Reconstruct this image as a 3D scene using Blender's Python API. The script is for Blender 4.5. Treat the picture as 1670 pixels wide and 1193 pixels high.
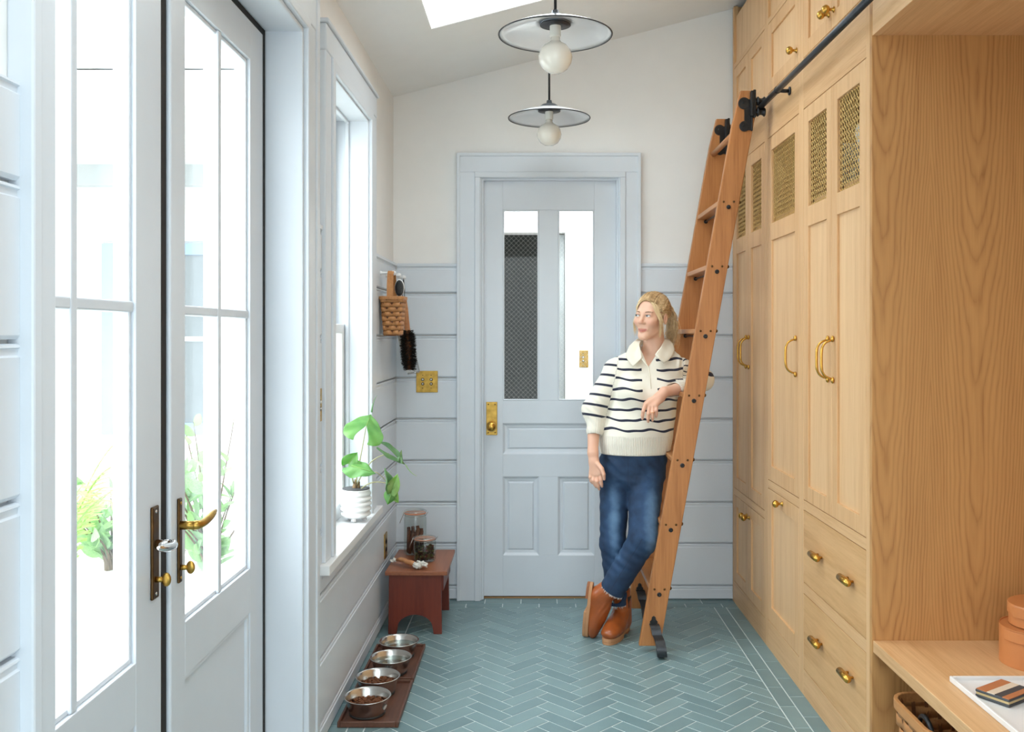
import bpy, bmesh, math, random
import numpy as np
from mathutils import Vector, Matrix
random.seed(7); np.random.seed(7)
for o in list(bpy.data.objects): bpy.data.objects.remove(o, do_unlink=True)
S = bpy.context.scene
COL = S.collection
# ------------------------------------------------------------ camera
FPX, VPX, VPY, CAMZ = 1500.0, 870.0, 543.0, 1.45
cam = bpy.data.cameras.new('camera'); camo = bpy.data.objects.new('camera', cam); COL.objects.link(camo)
camo.location = (0, 0, CAMZ); camo.rotation_euler = (math.pi/2, 0, 0)
cam.sensor_fit = 'HORIZONTAL'; cam.sensor_width = 36.0; cam.lens = FPX/1670*36
cam.shift_x = (835-VPX)/1670; cam.shift_y = (VPY-596.5)/1670
cam.clip_start = 0.05; cam.clip_end = 200
S.camera = camo
# ------------------------------------------------------------ sky, daylight
W = bpy.data.worlds.new('overcast_sky'); S.world = W; W.use_nodes = True
bg = W.node_tree.nodes['Background']; bg.inputs[0].default_value = (0.90, 0.96, 1.0, 1)
_nt = W.node_tree; _tc = _nt.nodes.new('ShaderNodeTexCoord'); _sp = _nt.nodes.new('ShaderNodeSeparateXYZ'); _mr = _nt.nodes.new('ShaderNodeMapRange')
_nt.links.new(_tc.outputs['Generated'], _sp.inputs[0]); _nt.links.new(_sp.outputs['Z'], _mr.inputs['Value'])   # overcast sky: zenith three times the horizon
_mr.inputs['From Min'].default_value = 0.0; _mr.inputs['From Max'].default_value = 1.0; _mr.inputs['To Min'].default_value = 2.0; _mr.inputs['To Max'].default_value = 6.0
_nt.links.new(_mr.outputs['Result'], bg.inputs[1])
def portal(loc, rot, sx, sy):
    l = bpy.data.lights.new('daylight_portal', 'AREA'); l.shape = 'RECTANGLE'; l.size = sx; l.size_y = sy
    l.cycles.is_portal = True
    o = bpy.data.objects.new('daylight_portal', l); COL.objects.link(o); o.location = loc; o.rotation_euler = rot
S.view_settings.view_transform = 'Standard'; S.view_settings.look = 'None'
S.view_settings.gamma = 1.0; S.view_settings.use_curve_mapping = False
S.view_settings.exposure = 0.95

# ------------------------------------------------------------ helpers
def P(px, py, d): return Vector(((px-VPX)/FPX*d, d, CAMZ-(py-VPY)/FPX*d))
def root_loc(o):
    v = Vector((0,0,0))
    while o is not None: v += o.location; o = o.parent
    return v
def tag(o, label=None, cat=None, group=None, kind=None):
    if label: o['label'] = label
    if cat: o['category'] = cat
    if group: o['group'] = group
    if kind: o['kind'] = kind
    return o
def thing(name, loc, label, cat, group=None, kind=None, rot=None):
    o = bpy.data.objects.new(name, None); COL.objects.link(o); o.location = loc
    o.empty_display_size = 0.05
    if rot: o.rotation_euler = rot
    return tag(o, label, cat, group, kind)
def copy_tree(o, parent=None):
    c = o.copy(); COL.objects.link(c); c.parent = parent
    for ch in list(o.children): copy_tree(ch, c)
    return c
JIT = random.Random(3)
class MB:
    def __init__(s): s.v = []; s.f = []; s.m = []; s.mi = 0
    def _add(s, vs, fs):
        b = len(s.v); s.v += [tuple(p) for p in vs]; s.f += [tuple(b+i for i in f) for f in fs]; s.m += [s.mi]*len(fs); return s
    def box(s, x0, x1, y0, y1, z0, z1):
        e = JIT.uniform   # a tenth of a millimetre, so that no two faces ever coincide
        x0, x1, y0, y1, z0, z1 = (q+e(-0.0001, 0.0001) for q in (x0, x1, y0, y1, z0, z1))
        vs = [(x,y,z) for x in (x0,x1) for y in (y0,y1) for z in (z0,z1)]
        return s._add(vs, [(0,1,3,2),(4,6,7,5),(0,4,5,1),(2,3,7,6),(0,2,6,4),(1,5,7,3)])
    def hexa(s, vs):   # 8 verts: bottom ring 4, top ring 4
        return s._add(vs, [(3,2,1,0),(4,5,6,7),(0,1,5,4),(1,2,6,5),(2,3,7,6),(3,0,4,7)])
    def tube(s, pts, r, n=8, caps=True, flat=None):
        pts = [Vector(p) for p in pts]; N = len(pts)
        if not hasattr(r, '__len__'): r = [r]*N
        vs = []; fs = []; up = None
        for i, p in enumerate(pts):
            t = (pts[min(i+1,N-1)]-pts[max(i-1,0)])
            if t.length < 1e-9: t = Vector((0,0,1))
            t.normalize()
            if up is None:
                up = Vector((0,0,1)) if abs(t.z) < 0.9 else Vector((0,1,0))
                if flat: up = Vector(flat[0])
            a = t.cross(up)
            if a.length < 1e-6: a = t.orthogonal()
            a.normalize(); b = a.cross(t).normalized(); up = b
            for k in range(n):
                th = 2*math.pi*k/n
                fb = flat[1] if flat else 1.0
                vs.append(p + a*(r[i]*math.cos(th)) + b*(r[i]*fb*math.sin(th)))
        for i in range(N-1):
            for k in range(n):
                k2 = (k+1) % n
                fs.append((i*n+k, i*n+k2, (i+1)*n+k2, (i+1)*n+k))
        if caps: fs += [tuple(reversed(range(n))), tuple(range((N-1)*n, N*n))]
        return s._add(vs, fs)
    def cyl(s, p0, p1, r0, r1=None, n=16, caps=True):
        return s.tube([p0, p1], [r0, r0 if r1 is None else r1], n, caps)
    def lathe(s, prof, c=(0,0,0), n=32, axis='Z', sx=1.0, sy=1.0):
        c = Vector(c); vs = []; fs = []; N = len(prof)
        for r, z in prof:
            for k in range(n):
                th = 2*math.pi*k/n; a, b = r*math.cos(th)*sx, r*math.sin(th)*sy
                q = {'Z': (a,b,z), 'X': (z,a,b), 'Y': (b,z,a)}[axis]
                vs.append(c+Vector(q))
        for i in range(N-1):
            for k in range(n):
                k2 = (k+1) % n; fs.append((i*n+k, i*n+k2, (i+1)*n+k2, (i+1)*n+k))
        if prof[0][0] > 1e-6: fs.append(tuple(reversed(range(n))))
        if prof[-1][0] > 1e-6: fs.append(tuple(range((N-1)*n, N*n)))
        return s._add(vs, fs)
    def open_lathe(s, prof, c, n=32, **k):
        m = MB(); m.lathe(prof, c, n, **k); fs = [f for f in m.f if len(f) == 4]
        return s._add(m.v, fs)
    def sphere(s, c, r, nu=16, nv=10):
        if not hasattr(r, '__len__'): r = (r, r, r)
        c = Vector(c); vs = [c+Vector((0,0,-r[2]))]; fs = []
        for i in range(1, nv):
            ph = -math.pi/2+math.pi*i/nv
            for k in range(nu):
                th = 2*math.pi*k/nu
                vs.append(c+Vector((r[0]*math.cos(ph)*math.cos(th), r[1]*math.cos(ph)*math.sin(th), r[2]*math.sin(ph))))
        vs.append(c+Vector((0,0,r[2]))); L = len(vs)-1
        for k in range(nu):
            k2 = (k+1) % nu
            fs.append((0, 1+k2, 1+k)); fs.append((L, L-nu+k, L-nu+k2))
            for i in range(nv-2):
                a = 1+i*nu; fs.append((a+k, a+k2, a+nu+k2, a+nu+k))
        return s._add(vs, fs)
    def prism(s, poly, axis, a, b):  # poly in the other two axes (cyclic order), extruded along axis from a to b
        def q(u, w, t): return {'X': (t,u,w), 'Y': (u,t,w), 'Z': (u,w,t)}[axis]
        n = len(poly); vs = [q(u,w,a) for u,w in poly]+[q(u,w,b) for u,w in poly]
        fs = [tuple(range(n)), tuple(reversed(range(n,2*n)))]+[(i,(i+1)%n,n+(i+1)%n,n+i) for i in range(n)]
        return s._add(vs, fs)
    def build(s, name, mat, parent=None, smooth=False, bevel=0, local=False, seg=2, label=None, kind=None, solid=0, subsurf=0, autosmooth=None):
        me = bpy.data.meshes.new(name)
        off = root_loc(parent) if (parent is not None and not local) else Vector((0,0,0))
        me.from_pydata([(x-off.x, y-off.y, z-off.z) for x,y,z in s.v], [], s.f)
        bm = bmesh.new(); bm.from_mesh(me); bmesh.ops.recalc_face_normals(bm, faces=bm.faces); bm.to_mesh(me); bm.free()
        mats = mat if isinstance(mat, (list, tuple)) else [mat]
        for m_ in mats: me.materials.append(m_)
        if len(mats) > 1: me.polygons.foreach_set('material_index', s.m)
        if smooth:
            me.polygons.foreach_set('use_smooth', [True]*len(me.polygons))
        if autosmooth:
            me.polygons.foreach_set('use_smooth', [True]*len(me.polygons))
            me.set_sharp_from_angle(angle=math.radians(autosmooth))
        o = bpy.data.objects.new(name, me); COL.objects.link(o)
        if parent is not None: o.parent = parent
        if solid:
            md = o.modifiers.new('solid', 'SOLIDIFY'); md.thickness = solid; md.offset = 0
        if bevel:
            md = o.modifiers.new('bevel', 'BEVEL'); md.width = bevel; md.segments = seg; md.limit_method = 'ANGLE'; md.angle_limit = math.radians(40)
        if subsurf:
            md = o.modifiers.new('sub', 'SUBSURF'); md.levels = subsurf; md.render_levels = subsurf
        if label: o['label'] = label
        if kind: o['kind'] = kind
        return o
def bx(*a): return MB().box(*a)
def lerp(a, b, t): return a+(b-a)*t
def bez(p0, p1, p2, p3, n=12):
    p0, p1, p2, p3 = map(Vector, (p0, p1, p2, p3)); out = []
    for i in range(n+1):
        t = i/n; out.append(p0*(1-t)**3+p1*3*t*(1-t)**2+p2*3*t*t*(1-t)+p3*t**3)
    return out

# ------------------------------------------------------------ materials
def srgb(r, g, b):
    f = lambda c: (c/255/12.92) if c/255 <= 0.04045 else ((c/255+0.055)/1.055)**2.4
    return (f(r), f(g), f(b), 1)
def nodes(name):
    m = bpy.data.materials.new(name); m.use_nodes = True; nt = m.node_tree
    return m, nt, nt.nodes['Principled BSDF']
def N(nt, t, **k):
    n = nt.nodes.new(t)
    for a, b in k.items(): setattr(n, a, b)
    return n
def math_(nt, op, a, b=None, c=None):
    n = N(nt, 'ShaderNodeMath', operation=op)
    for i, x in enumerate((a, b, c)):
        if x is None: continue
        if hasattr(x, 'is_output') or hasattr(x, 'links'): nt.links.new(x, n.inputs[i])
        else: n.inputs[i].default_value = x
    return n.outputs[0]
def ramp(nt, fac, stops):
    r = N(nt, 'ShaderNodeValToRGB'); cr = r.color_ramp
    while len(cr.elements) < len(stops): cr.elements.new(0.5)
    for e, (p, c) in zip(cr.elements, stops): e.position = p; e.color = c
    nt.links.new(fac, r.inputs[0]); return r.outputs[0]
def texco(nt, scale=(1,1,1), which='Object', loc=(0,0,0)):
    t = N(nt, 'ShaderNodeTexCoord'); mp = N(nt, 'ShaderNodeMapping'); mp.inputs['Scale'].default_value = scale; mp.inputs['Location'].default_value = loc
    nt.links.new(t.outputs[which], mp.inputs[0]); return mp.outputs[0]
def noise(nt, vec, scale=5, detail=4, rough=0.5):
    n = N(nt, 'ShaderNodeTexNoise'); n.inputs['Scale'].default_value = scale; n.inputs['Detail'].default_value = detail; n.inputs['Roughness'].default_value = rough
    nt.links.new(vec, n.inputs['Vector']); return n.outputs[0]
def bump(nt, bs, h, strength=0.2, dist=0.002):
    b = N(nt, 'ShaderNodeBump'); b.inputs['Strength'].default_value = strength; b.inputs['Distance'].default_value = dist
    nt.links.new(h, b.inputs['Height']); nt.links.new(b.outputs[0], bs.inputs['Normal'])
def plain(name, col, rough=0.5, metal=0.0, var=0.0, vscale=8, bmp=0.0, bscale=60, coat=0.0, spec=0.5):
    m, nt, bs = nodes(name); bs.inputs['Roughness'].default_value = rough; bs.inputs['Metallic'].default_value = metal
    bs.inputs['Specular IOR Level'].default_value = spec
    bs.inputs['Coat Weight'].default_value = coat; bs.inputs['Coat Roughness'].default_value = 0.1
    c = col if len(col) == 4 else (*col, 1); v = texco(nt)
    nz = noise(nt, v, vscale, 5)
    k = max(var, 0.01)
    col_o = ramp(nt, nz, [(0.3, tuple(x*(1-k) for x in c[:3])+(1,)), (0.7, tuple(min(1, x*(1+k)) for x in c[:3])+(1,))])
    nt.links.new(col_o, bs.inputs['Base Color'])
    if bmp: bump(nt, bs, noise(nt, v, bscale, 4), bmp)
    return m
def wood(name, light, dark, axis='Z', rough=0.45, cath=0.0, fine=1.0, bmp=0.08, across='X', period=0.28, shift=0.0):
    m, nt, bs = nodes(name); bs.inputs['Roughness'].default_value = rough
    ai = 'XYZ'.index(axis); tc = N(nt, 'ShaderNodeTexCoord')
    oi = N(nt, 'ShaderNodeObjectInfo')
    add = N(nt, 'ShaderNodeVectorMath', operation='ADD'); nt.links.new(tc.outputs['Object'], add.inputs[0])
    sc = N(nt, 'ShaderNodeVectorMath', operation='SCALE'); sc.inputs['Scale'].default_value = 3.7
    cx = N(nt, 'ShaderNodeCombineXYZ')
    for i in range(3): nt.links.new(oi.outputs['Random'], cx.inputs[i])
    nt.links.new(cx.outputs[0], sc.inputs[0]); nt.links.new(sc.outputs[0], add.inputs[1])
    def mp(along, acr):
        n = N(nt, 'ShaderNodeMapping'); s = [acr]*3; s[ai] = along; n.inputs['Scale'].default_value = s
        nt.links.new(add.outputs[0], n.inputs[0]); return n.outputs[0]
    g1 = noise(nt, mp(1.2, 30*fine), 1.0, 6, 0.65)
    g2 = noise(nt, mp(6, 190*fine), 1.0, 3, 0.6)
    big = noise(nt, mp(0.7, 3.0), 1.0, 3)
    f = math_(nt, 'ADD', math_(nt, 'MULTIPLY', g1, 0.5), math_(nt, 'MULTIPLY', g2, 0.28))
    f = math_(nt, 'ADD', f, math_(nt, 'MULTIPLY', big, 0.22))
    if cath:
        sp = N(nt, 'ShaderNodeSeparateXYZ'); nt.links.new(tc.outputs['Object'], sp.inputs[0])
        u = sp.outputs['XYZ'.index(across)]; w = sp.outputs[ai]
        wob = noise(nt, mp(1.3, 5.0), 1.0, 4, 0.55)
        uu = math_(nt, 'ADD', math_(nt, 'DIVIDE', u, period), shift)
        fr = math_(nt, 'SUBTRACT', math_(nt, 'FRACT', uu), 0.5)
        q = math_(nt, 'ABSOLUTE', fr); q = math_(nt, 'POWER', q, 1.6)
        ph = math_(nt, 'ADD', math_(nt, 'MULTIPLY', q, -40.0), math_(nt, 'MULTIPLY', w, 6.2))
        ph = math_(nt, 'ADD', ph, math_(nt, 'MULTIPLY', wob, 7.0))
        sn = math_(nt, 'PINGPONG', ph, 0.62); sn = math_(nt, 'POWER', math_(nt, 'MULTIPLY', sn, 1.6), 1.8)
        f = math_(nt, 'ADD', math_(nt, 'MULTIPLY', f, 1-cath*0.5), math_(nt, 'MULTIPLY', math_(nt, 'SUBTRACT', 1.0, sn), cath*0.5))
    c = ramp(nt, f, [(0.34, dark), (0.5, tuple(lerp(dark[i], light[i], 0.62) for i in range(3))+(1,)), (0.66, light)])
    nt.links.new(c, bs.inputs['Base Color'])
    bump(nt, bs, g2, bmp, 0.001)
    return m
def thin_glass(name, tint=(0.97,0.985,0.98,1), refl=1.0):
    m = bpy.data.materials.new(name); m.use_nodes = True; nt = m.node_tree; nt.nodes.clear()
    out = N(nt, 'ShaderNodeOutputMaterial'); mx = N(nt, 'ShaderNodeMixShader'); tr = N(nt, 'ShaderNodeBsdfTransparent'); gl = N(nt, 'ShaderNodeBsdfGlossy')
    tr.inputs[0].default_value = tint; gl.inputs['Roughness'].default_value = 0.02
    fr = N(nt, 'ShaderNodeFresnel'); fr.inputs[0].default_value = 1.45
    ge = N(nt, 'ShaderNodeNewGeometry')     # both faces of a pane reflect alike (Fresnel flips the index on back faces)
    nt.links.new(math_(nt, 'SUBTRACT', 1.45, math_(nt, 'MULTIPLY', ge.outputs['Backfacing'], 1.45-1/1.45)), fr.inputs[0])
    nt.links.new(math_(nt, 'MULTIPLY', fr.outputs[0], refl*0.5), mx.inputs[0])
    nt.links.new(tr.outputs[0], mx.inputs[1]); nt.links.new(gl.outputs[0], mx.inputs[2]); nt.links.new(mx.outputs[0], out.inputs[0])
    return m
M = {}
M['wall'] = plain('white_wall_paint', (0.89,0.882,0.865), 0.75, bmp=0.03, bscale=220)
M['ceiling'] = plain('white_ceiling_paint', (0.91,0.905,0.89), 0.8, bmp=0.02, bscale=220)
M['trim'] = plain('pale_blue_grey_paint', srgb(219,226,234), 0.33, var=0.012, bmp=0.03, bscale=90)
M['groove'] = plain('groove_paint', srgb(205,214,222), 0.6)
M['whitesash'] = plain('white_sash_paint', (0.82,0.84,0.85), 0.35)
M['sill'] = plain('white_sill_paint', (0.84,0.85,0.86), 0.3)
M['gap'] = plain('black_weatherstrip', (0.012,0.010,0.009), 0.7)
OL, OD = srgb(230,188,140), srgb(199,150,100)
M['oak_z'] = wood('oak_upright_grain', OL, OD, 'Z')
M['oak_y'] = wood('oak_long_grain', OL, OD, 'Y')
M['oak_panel'] = wood('oak_door_panel', srgb(234,195,149), srgb(208,162,113), 'Z', fine=0.8)
M['oak_drawer'] = wood('oak_figured_front', srgb(226,182,130), srgb(192,142,90), 'Y', fine=0.5, bmp=0.04)
M['oak_veneer'] = wood('oak_cathedral_veneer', srgb(200,150,94), srgb(164,114,66), 'Z', cath=0.42, across='X', period=0.30, shift=0.38, rough=0.5)
M['ladder'] = wood('amber_stained_oak', srgb(196,134,80), srgb(148,90,46), 'Z', rough=0.38, fine=0.8)
M['ladder_y'] = wood('amber_stained_oak_tread', srgb(200,140,88), srgb(152,94,52), 'Y', rough=0.38, fine=0.8)
M['brass'] = plain('brass', srgb(206,160,78), 0.26, 1.0, 0.06, 30)
M['brass_old'] = plain('aged_brass', srgb(186,148,74), 0.32, 1.0, 0.22, 40, 0.05)
M['mesh'] = plain('woven_brass', srgb(222,186,116), 0.45, 0.55, 0.05, 30)
M['brass_dark'] = plain('dark_aged_brass', srgb(96,72,46), 0.35, 1.0, 0.3, 30)
M['steel'] = plain('brushed_steel', (0.62,0.61,0.59), 0.22, 1.0, 0.03, 20)
M['nickel'] = plain('polished_nickel', (0.7,0.68,0.66), 0.15, 1.0)
M['iron'] = plain('black_iron', (0.028,0.028,0.03), 0.38, 0.6, 0.2, 30)
M['rail'] = plain('gunmetal_rail', (0.055,0.06,0.068), 0.34, 0.7, 0.15, 40)
M['enamel'] = plain('white_enamel', (0.83,0.83,0.85), 0.16, coat=0.3)
M['enamel_rim'] = plain('black_enamel_rim', (0.02,0.02,0.025), 0.4)
M['zinc'] = plain('grey_zinc', (0.16,0.18,0.21), 0.38, 0.7)
M['porcelain'] = plain('porcelain_socket', (0.78,0.77,0.72), 0.3)
M['bulb'] = plain('milky_glass_bulb', (0.86,0.82,0.74), 0.12, coat=0.5)
M['glass'] = thin_glass('window_glass')
M['jarglass'] = thin_glass('jar_glass', (0.95,0.97,0.96,1), 1.6)
M['white'] = plain('white_glazed', (0.84,0.84,0.84), 0.3)
M['grout'] = plain('pale_grout', srgb(222,230,228), 0.8)
M['tin'] = plain('white_dustpan', (0.8,0.81,0.82), 0.35)
# ------------------------------------------------------------ the room
XL, XR, YB = -0.745, 1.083, 5.0
YN = -1.8            # rear wall behind the camera
def ceil_z(x): return 2.743+0.26*(x-XL)
def struct(o, label=None, cat=None): return tag(o, label, cat, kind='structure')
DY0, DY1, DZ = 1.42, 2.95, 2.42          # french door opening in the left wall
WY0, WY1, WZ0, WZ1 = 3.38, 4.12, 0.64, 2.40
BX0, BX1, BZ = -0.283, 0.463, 2.293      # door opening in the back wall

# floor slab and tiles
def tile_mat():
    m, nt, bs = nodes('sage_teal_tile'); oi = N(nt, 'ShaderNodeObjectInfo')
    v = texco(nt); nz = noise(nt, v, 9, 5); nf = noise(nt, v, 120, 3)
    f = math_(nt, 'ADD', math_(nt, 'MULTIPLY', oi.outputs['Random'], 0.45), math_(nt, 'MULTIPLY', nz, 0.4))
    f = math_(nt, 'ADD', f, math_(nt, 'MULTIPLY', nf, 0.15))
    nt.links.new(ramp(nt, f, [(0.15, srgb(104,131,136)), (0.85, srgb(130,156,159))]), bs.inputs['Base Color'])
    bs.inputs['Roughness'].default_value = 0.34
    bump(nt, bs, nf, 0.04, 0.001); return m
M['tile'] = tile_mat()
floor = bx(-0.95, 1.9, YN, 5.45, -0.12, -0.0018).build('floor', M['grout']); struct(floor, 'sage teal herringbone tile floor with pale grout', 'floor')
GR = 0.005; TW = 0.065
def clip(poly, x0, x1, y0, y1):
    for ax, val, sg in ((0,x0,1),(0,x1,-1),(1,y0,1),(1,y1,-1)):
        out = []
        for i in range(len(poly)):
            a, b = poly[i], poly[(i+1) % len(poly)]
            da, db = sg*(a[ax]-val), sg*(b[ax]-val)
            if da >= 0: out.append(a)
            if (da >= 0) != (db >= 0):
                t = da/(da-db); out.append((a[0]+(b[0]-a[0])*t, a[1]+(b[1]-a[1])*t))
        poly = out
        if len(poly) < 3: return []
    return poly
def tile_obj(poly):
    n = len(poly); cx = sum(p[0] for p in poly)/n; cy = sum(p[1] for p in poly)/n
    c = 0.0008; vs = [(x-cx, y-cy, -0.004) for x,y in poly]; vs += [(x-cx, y-cy, -c*0.5) for x,y in poly]
    def ins(p):
        dx, dy = cx-p[0], cy-p[1]; L = math.hypot(dx, dy) or 1
        return (p[0]+dx/L*c*1.4-cx, p[1]+dy/L*c*1.4-cy, 0.0)
    vs += [ins(p) for p in poly]
    fs = [tuple(range(2*n, 3*n))]
    for k in range(2):
        fs += [(k*n+i, k*n+(i+1) % n, (k+1)*n+(i+1) % n, (k+1)*n+i) for i in range(n)]
    return vs, fs, (cx, cy)
def area(p): return abs(sum(p[i][0]*p[(i+1)%len(p)][1]-p[(i+1)%len(p)][0]*p[i][1] for i in range(len(p)))/2)
FX0, FX1, FY1 = XL+0.125, XR-0.127, YB-0.127
polys = []
r2 = math.sqrt(2); X0_, Y0_ = -0.0799, 3.946
def hb(u0, u1, v0, v1):
    g = GR/2/TW
    return [(X0_+(u-v)/r2*TW, Y0_+(u+v)/r2*TW) for u, v in ((u0+g,v0+g),(u1-g,v0+g),(u1-g,v1-g),(u0+g,v1-g))]
for j in range(-8, 9):
    for i in range(-70, 24):
        a, b = i+3*j, i-3*j
        polys.append((hb(a, a+3, b, b+1), (FX0, FX1, YN, FY1)))
        polys.append((hb(a+3, a+4, b-2, b+1), (FX0, FX1, YN, FY1)))
allt = []
for p, c in polys:
    q = clip(p, c[0]+GR/2, c[1]-GR/2, c[2], c[3]-GR/2)
    if len(q) >= 3 and area(q) > 0.0002: allt.append(q)
L_ = 0.195
def rect(x0, x1, y0, y1): return [(x0+GR/2,y0+GR/2),(x1-GR/2,y0+GR/2),(x1-GR/2,y1-GR/2),(x0+GR/2,y1-GR/2)]
for x0, x1, ph in ((FX1, FX1+0.0635, 3.674+0.0975), (FX1+0.0635, XR+0.003, 3.674), (XL-0.02, XL+0.0625, 3.60), (XL+0.0625, FX0, 3.6975)):
    y = ph-L_*30
    while y < FY1:
        a, b = max(y, YN), min(y+L_, FY1)
        if b-a > 0.02: allt.append(rect(x0, x1, a, b))
        y += L_
for r_, (y0, y1) in enumerate(((FY1, FY1+0.0635), (FY1+0.0635, YB+0.02), (YB+0.02, YB+0.12))):
    x = -0.36+0.0975*(r_ % 2)-L_*3
    while x < XR:
        lo, hi = (XL-0.02, XR+0.003) if r_ < 2 else (BX0, BX1)
        a, b = max(x, lo), min(x+L_, hi)
        if b-a > 0.015: allt.append(rect(a, b, y0, y1))
        x += L_
near = MB(); shared = {}; cnt = 0
for q in allt:
    vs, fs, (cx, cy) = tile_obj(q)
    if max(p[1] for p in q) > 3.22 :
        key = tuple(round(c_, 4) for v_ in vs for c_ in v_)
        me = shared.get(key)
        if me is None:
            me = bpy.data.meshes.new('tile'); me.from_pydata(vs, [], fs); me.materials.append(M['tile']); me.update(); shared[key] = me
        o = bpy.data.objects.new('tile', me); COL.objects.link(o); o.parent = floor; o.location = (cx, cy, 0); cnt += 1
    else: near._add([(a+cx, b+cy, c) for a,b,c in vs], fs)
near.build('tile_field', M['tile'], floor, kind='stuff')
print('tiles', cnt)

# ceiling with its skylight, plus unseen ones added to brighten the room
ceil = MB()
def cslab(x0, x1, y0, y1, t=0.12):
    ceil.hexa([(x0,y0,ceil_z(x0)),(x1,y0,ceil_z(x1)),(x1,y1,ceil_z(x1)),(x0,y1,ceil_z(x0)),
               (x0,y0,ceil_z(x0)+t),(x1,y0,ceil_z(x1)+t),(x1,y1,ceil_z(x1)+t),(x0,y1,ceil_z(x0)+t)])
SX0, SX1 = -0.462, 0.55
SKY = [(3.48, 4.14), (0.9, 1.8), (-1.3, -0.3)]
cslab(-0.93, SX0, YN, YB+0.13); cslab(SX1, 1.9, YN, YB+0.13)
ys = [YN]+[y for p in sorted(SKY) for y in p]+[YB+0.13]
for k in range(0, len(ys), 2): cslab(SX0, SX1, ys[k], ys[k+1])
ceil = struct(ceil.build('ceiling', M['ceiling']), 'sloped white plaster ceiling with skylight opening', 'ceiling')
for k, (y0, y1) in enumerate(SKY):
    m = MB(); t = 0.03; hgt = 0.24
    for (a, b, c, d) in ((SX0-t, SX0+0.003, y0-t, y1+t), (SX1-0.003, SX1+t, y0-t, y1+t), (SX0, SX1, y0-t, y0+0.003), (SX0, SX1, y1-0.003, y1+t)):
        m.hexa([(a,c,ceil_z(a)+0.002),(b,c,ceil_z(b)+0.002),(b,d,ceil_z(b)+0.002),(a,d,ceil_z(a)+0.002),(a,c,ceil_z(a)+hgt),(b,c,ceil_z(b)+hgt),(b,d,ceil_z(b)+hgt),(a,d,ceil_z(a)+hgt)])
    sk = struct(m.build('window_%d' % (k+2), M['ceiling']), ['white skylight shaft beside the pendant lamps', 'white skylight over the bench', 'white skylight near the rear wall'][k], 'skylight')
    g = MB(); g.hexa([(SX0,y0,ceil_z(SX0)+0.2),(SX1,y0,ceil_z(SX1)+0.2),(SX1,y1,ceil_z(SX1)+0.2),(SX0,y1,ceil_z(SX0)+0.2),
                      (SX0,y0,ceil_z(SX0)+0.206),(SX1,y0,ceil_z(SX1)+0.206),(SX1,y1,ceil_z(SX1)+0.206),(SX0,y1,ceil_z(SX0)+0.206)])
    g.build('pane', M['glass'], sk)
    cx = (SX0+SX1)/2
    portal((cx, (y0+y1)/2, ceil_z(cx)+0.26), (0, -math.atan(0.26), 0), SX1-SX0, y1-y0)

# left wall
XP = XL-0.020
wl = MB(); T = XL-0.115   # room-side layer
for (x0, x1, oy0) in ((T, XP, DY0), (XP-0.19, T, DY0-0.08)):
    wl.box(x0, x1, YN, oy0, -0.1, 2.76); wl.box(x0, x1, oy0, DY1, DZ, 2.76)
    wl.box(x0, x1, DY1, WY0, -0.1, 2.76); wl.box(x0, x1, WY0, WY1, WZ1, 2.76); wl.box(x0, x1, WY0, WY1, -0.1, WZ0-0.02)
    wl.box(x0, x1, WY1, YB+0.13, -0.1, 2.76)
wl = struct(wl.build('wall_left', M['wall']), 'white left wall above pale blue shiplap wainscot', 'wall')
HK = [-0.0, 0.077, 0.307, 0.53, 0.757, 0.983, 1.207, 1.437, 1.667, 1.817]
def board_left(y0, y1, z0, z1, parent):
    # profile in (x? ) y fixed: groove at the board's lower edge, bead below it
    x1 = XL; x0 = XP
    prof = [(x0, z0+0.004), (x1-0.006, z0+0.004), (x1, z0+0.010), (x1, z1-0.022), (x1-0.004, z1-0.019), (x1-0.004, z1-0.010), (x1-0.0, z1-0.008), (x1-0.001, z1-0.004), (x1-0.006, z1-0.002), (x0, z1-0.002)]
    m = MB(); n = len(prof); vs = [(x, y0, z) for x,z in prof]+[(x, y1, z) for x,z in prof]
    m._add(vs, [tuple(range(n)), tuple(reversed(range(n, 2*n)))]+[(i,(i+1)%n,n+(i+1)%n,n+i) for i in range(n)])
    return m.build('board', M['trim'], parent)
for k in range(len(HK)-1):
    z0, z1 = HK[k], HK[k+1]
    board_left(YN, DY0-0.082, z0, z1, wl)
    if z1 < WZ0: board_left(3.12, YB, z0, z1, wl)
    else:
        board_left(3.12, WY0-0.14, z0, z1, wl); board_left(WY1+0.17, YB, z0, z1, wl)
        if z0 < WZ0-0.03: board_left(WY0-0.14, WY1+0.17, z0, WZ0-0.035, wl)
for (y0, y1) in ((3.12, WY0-0.14), (WY1+0.17, YB)): bx(XP, XL+0.004, y0, y1, 1.812, 1.829).build('cap_moulding', M['trim'], wl, bevel=0.003)

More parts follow.
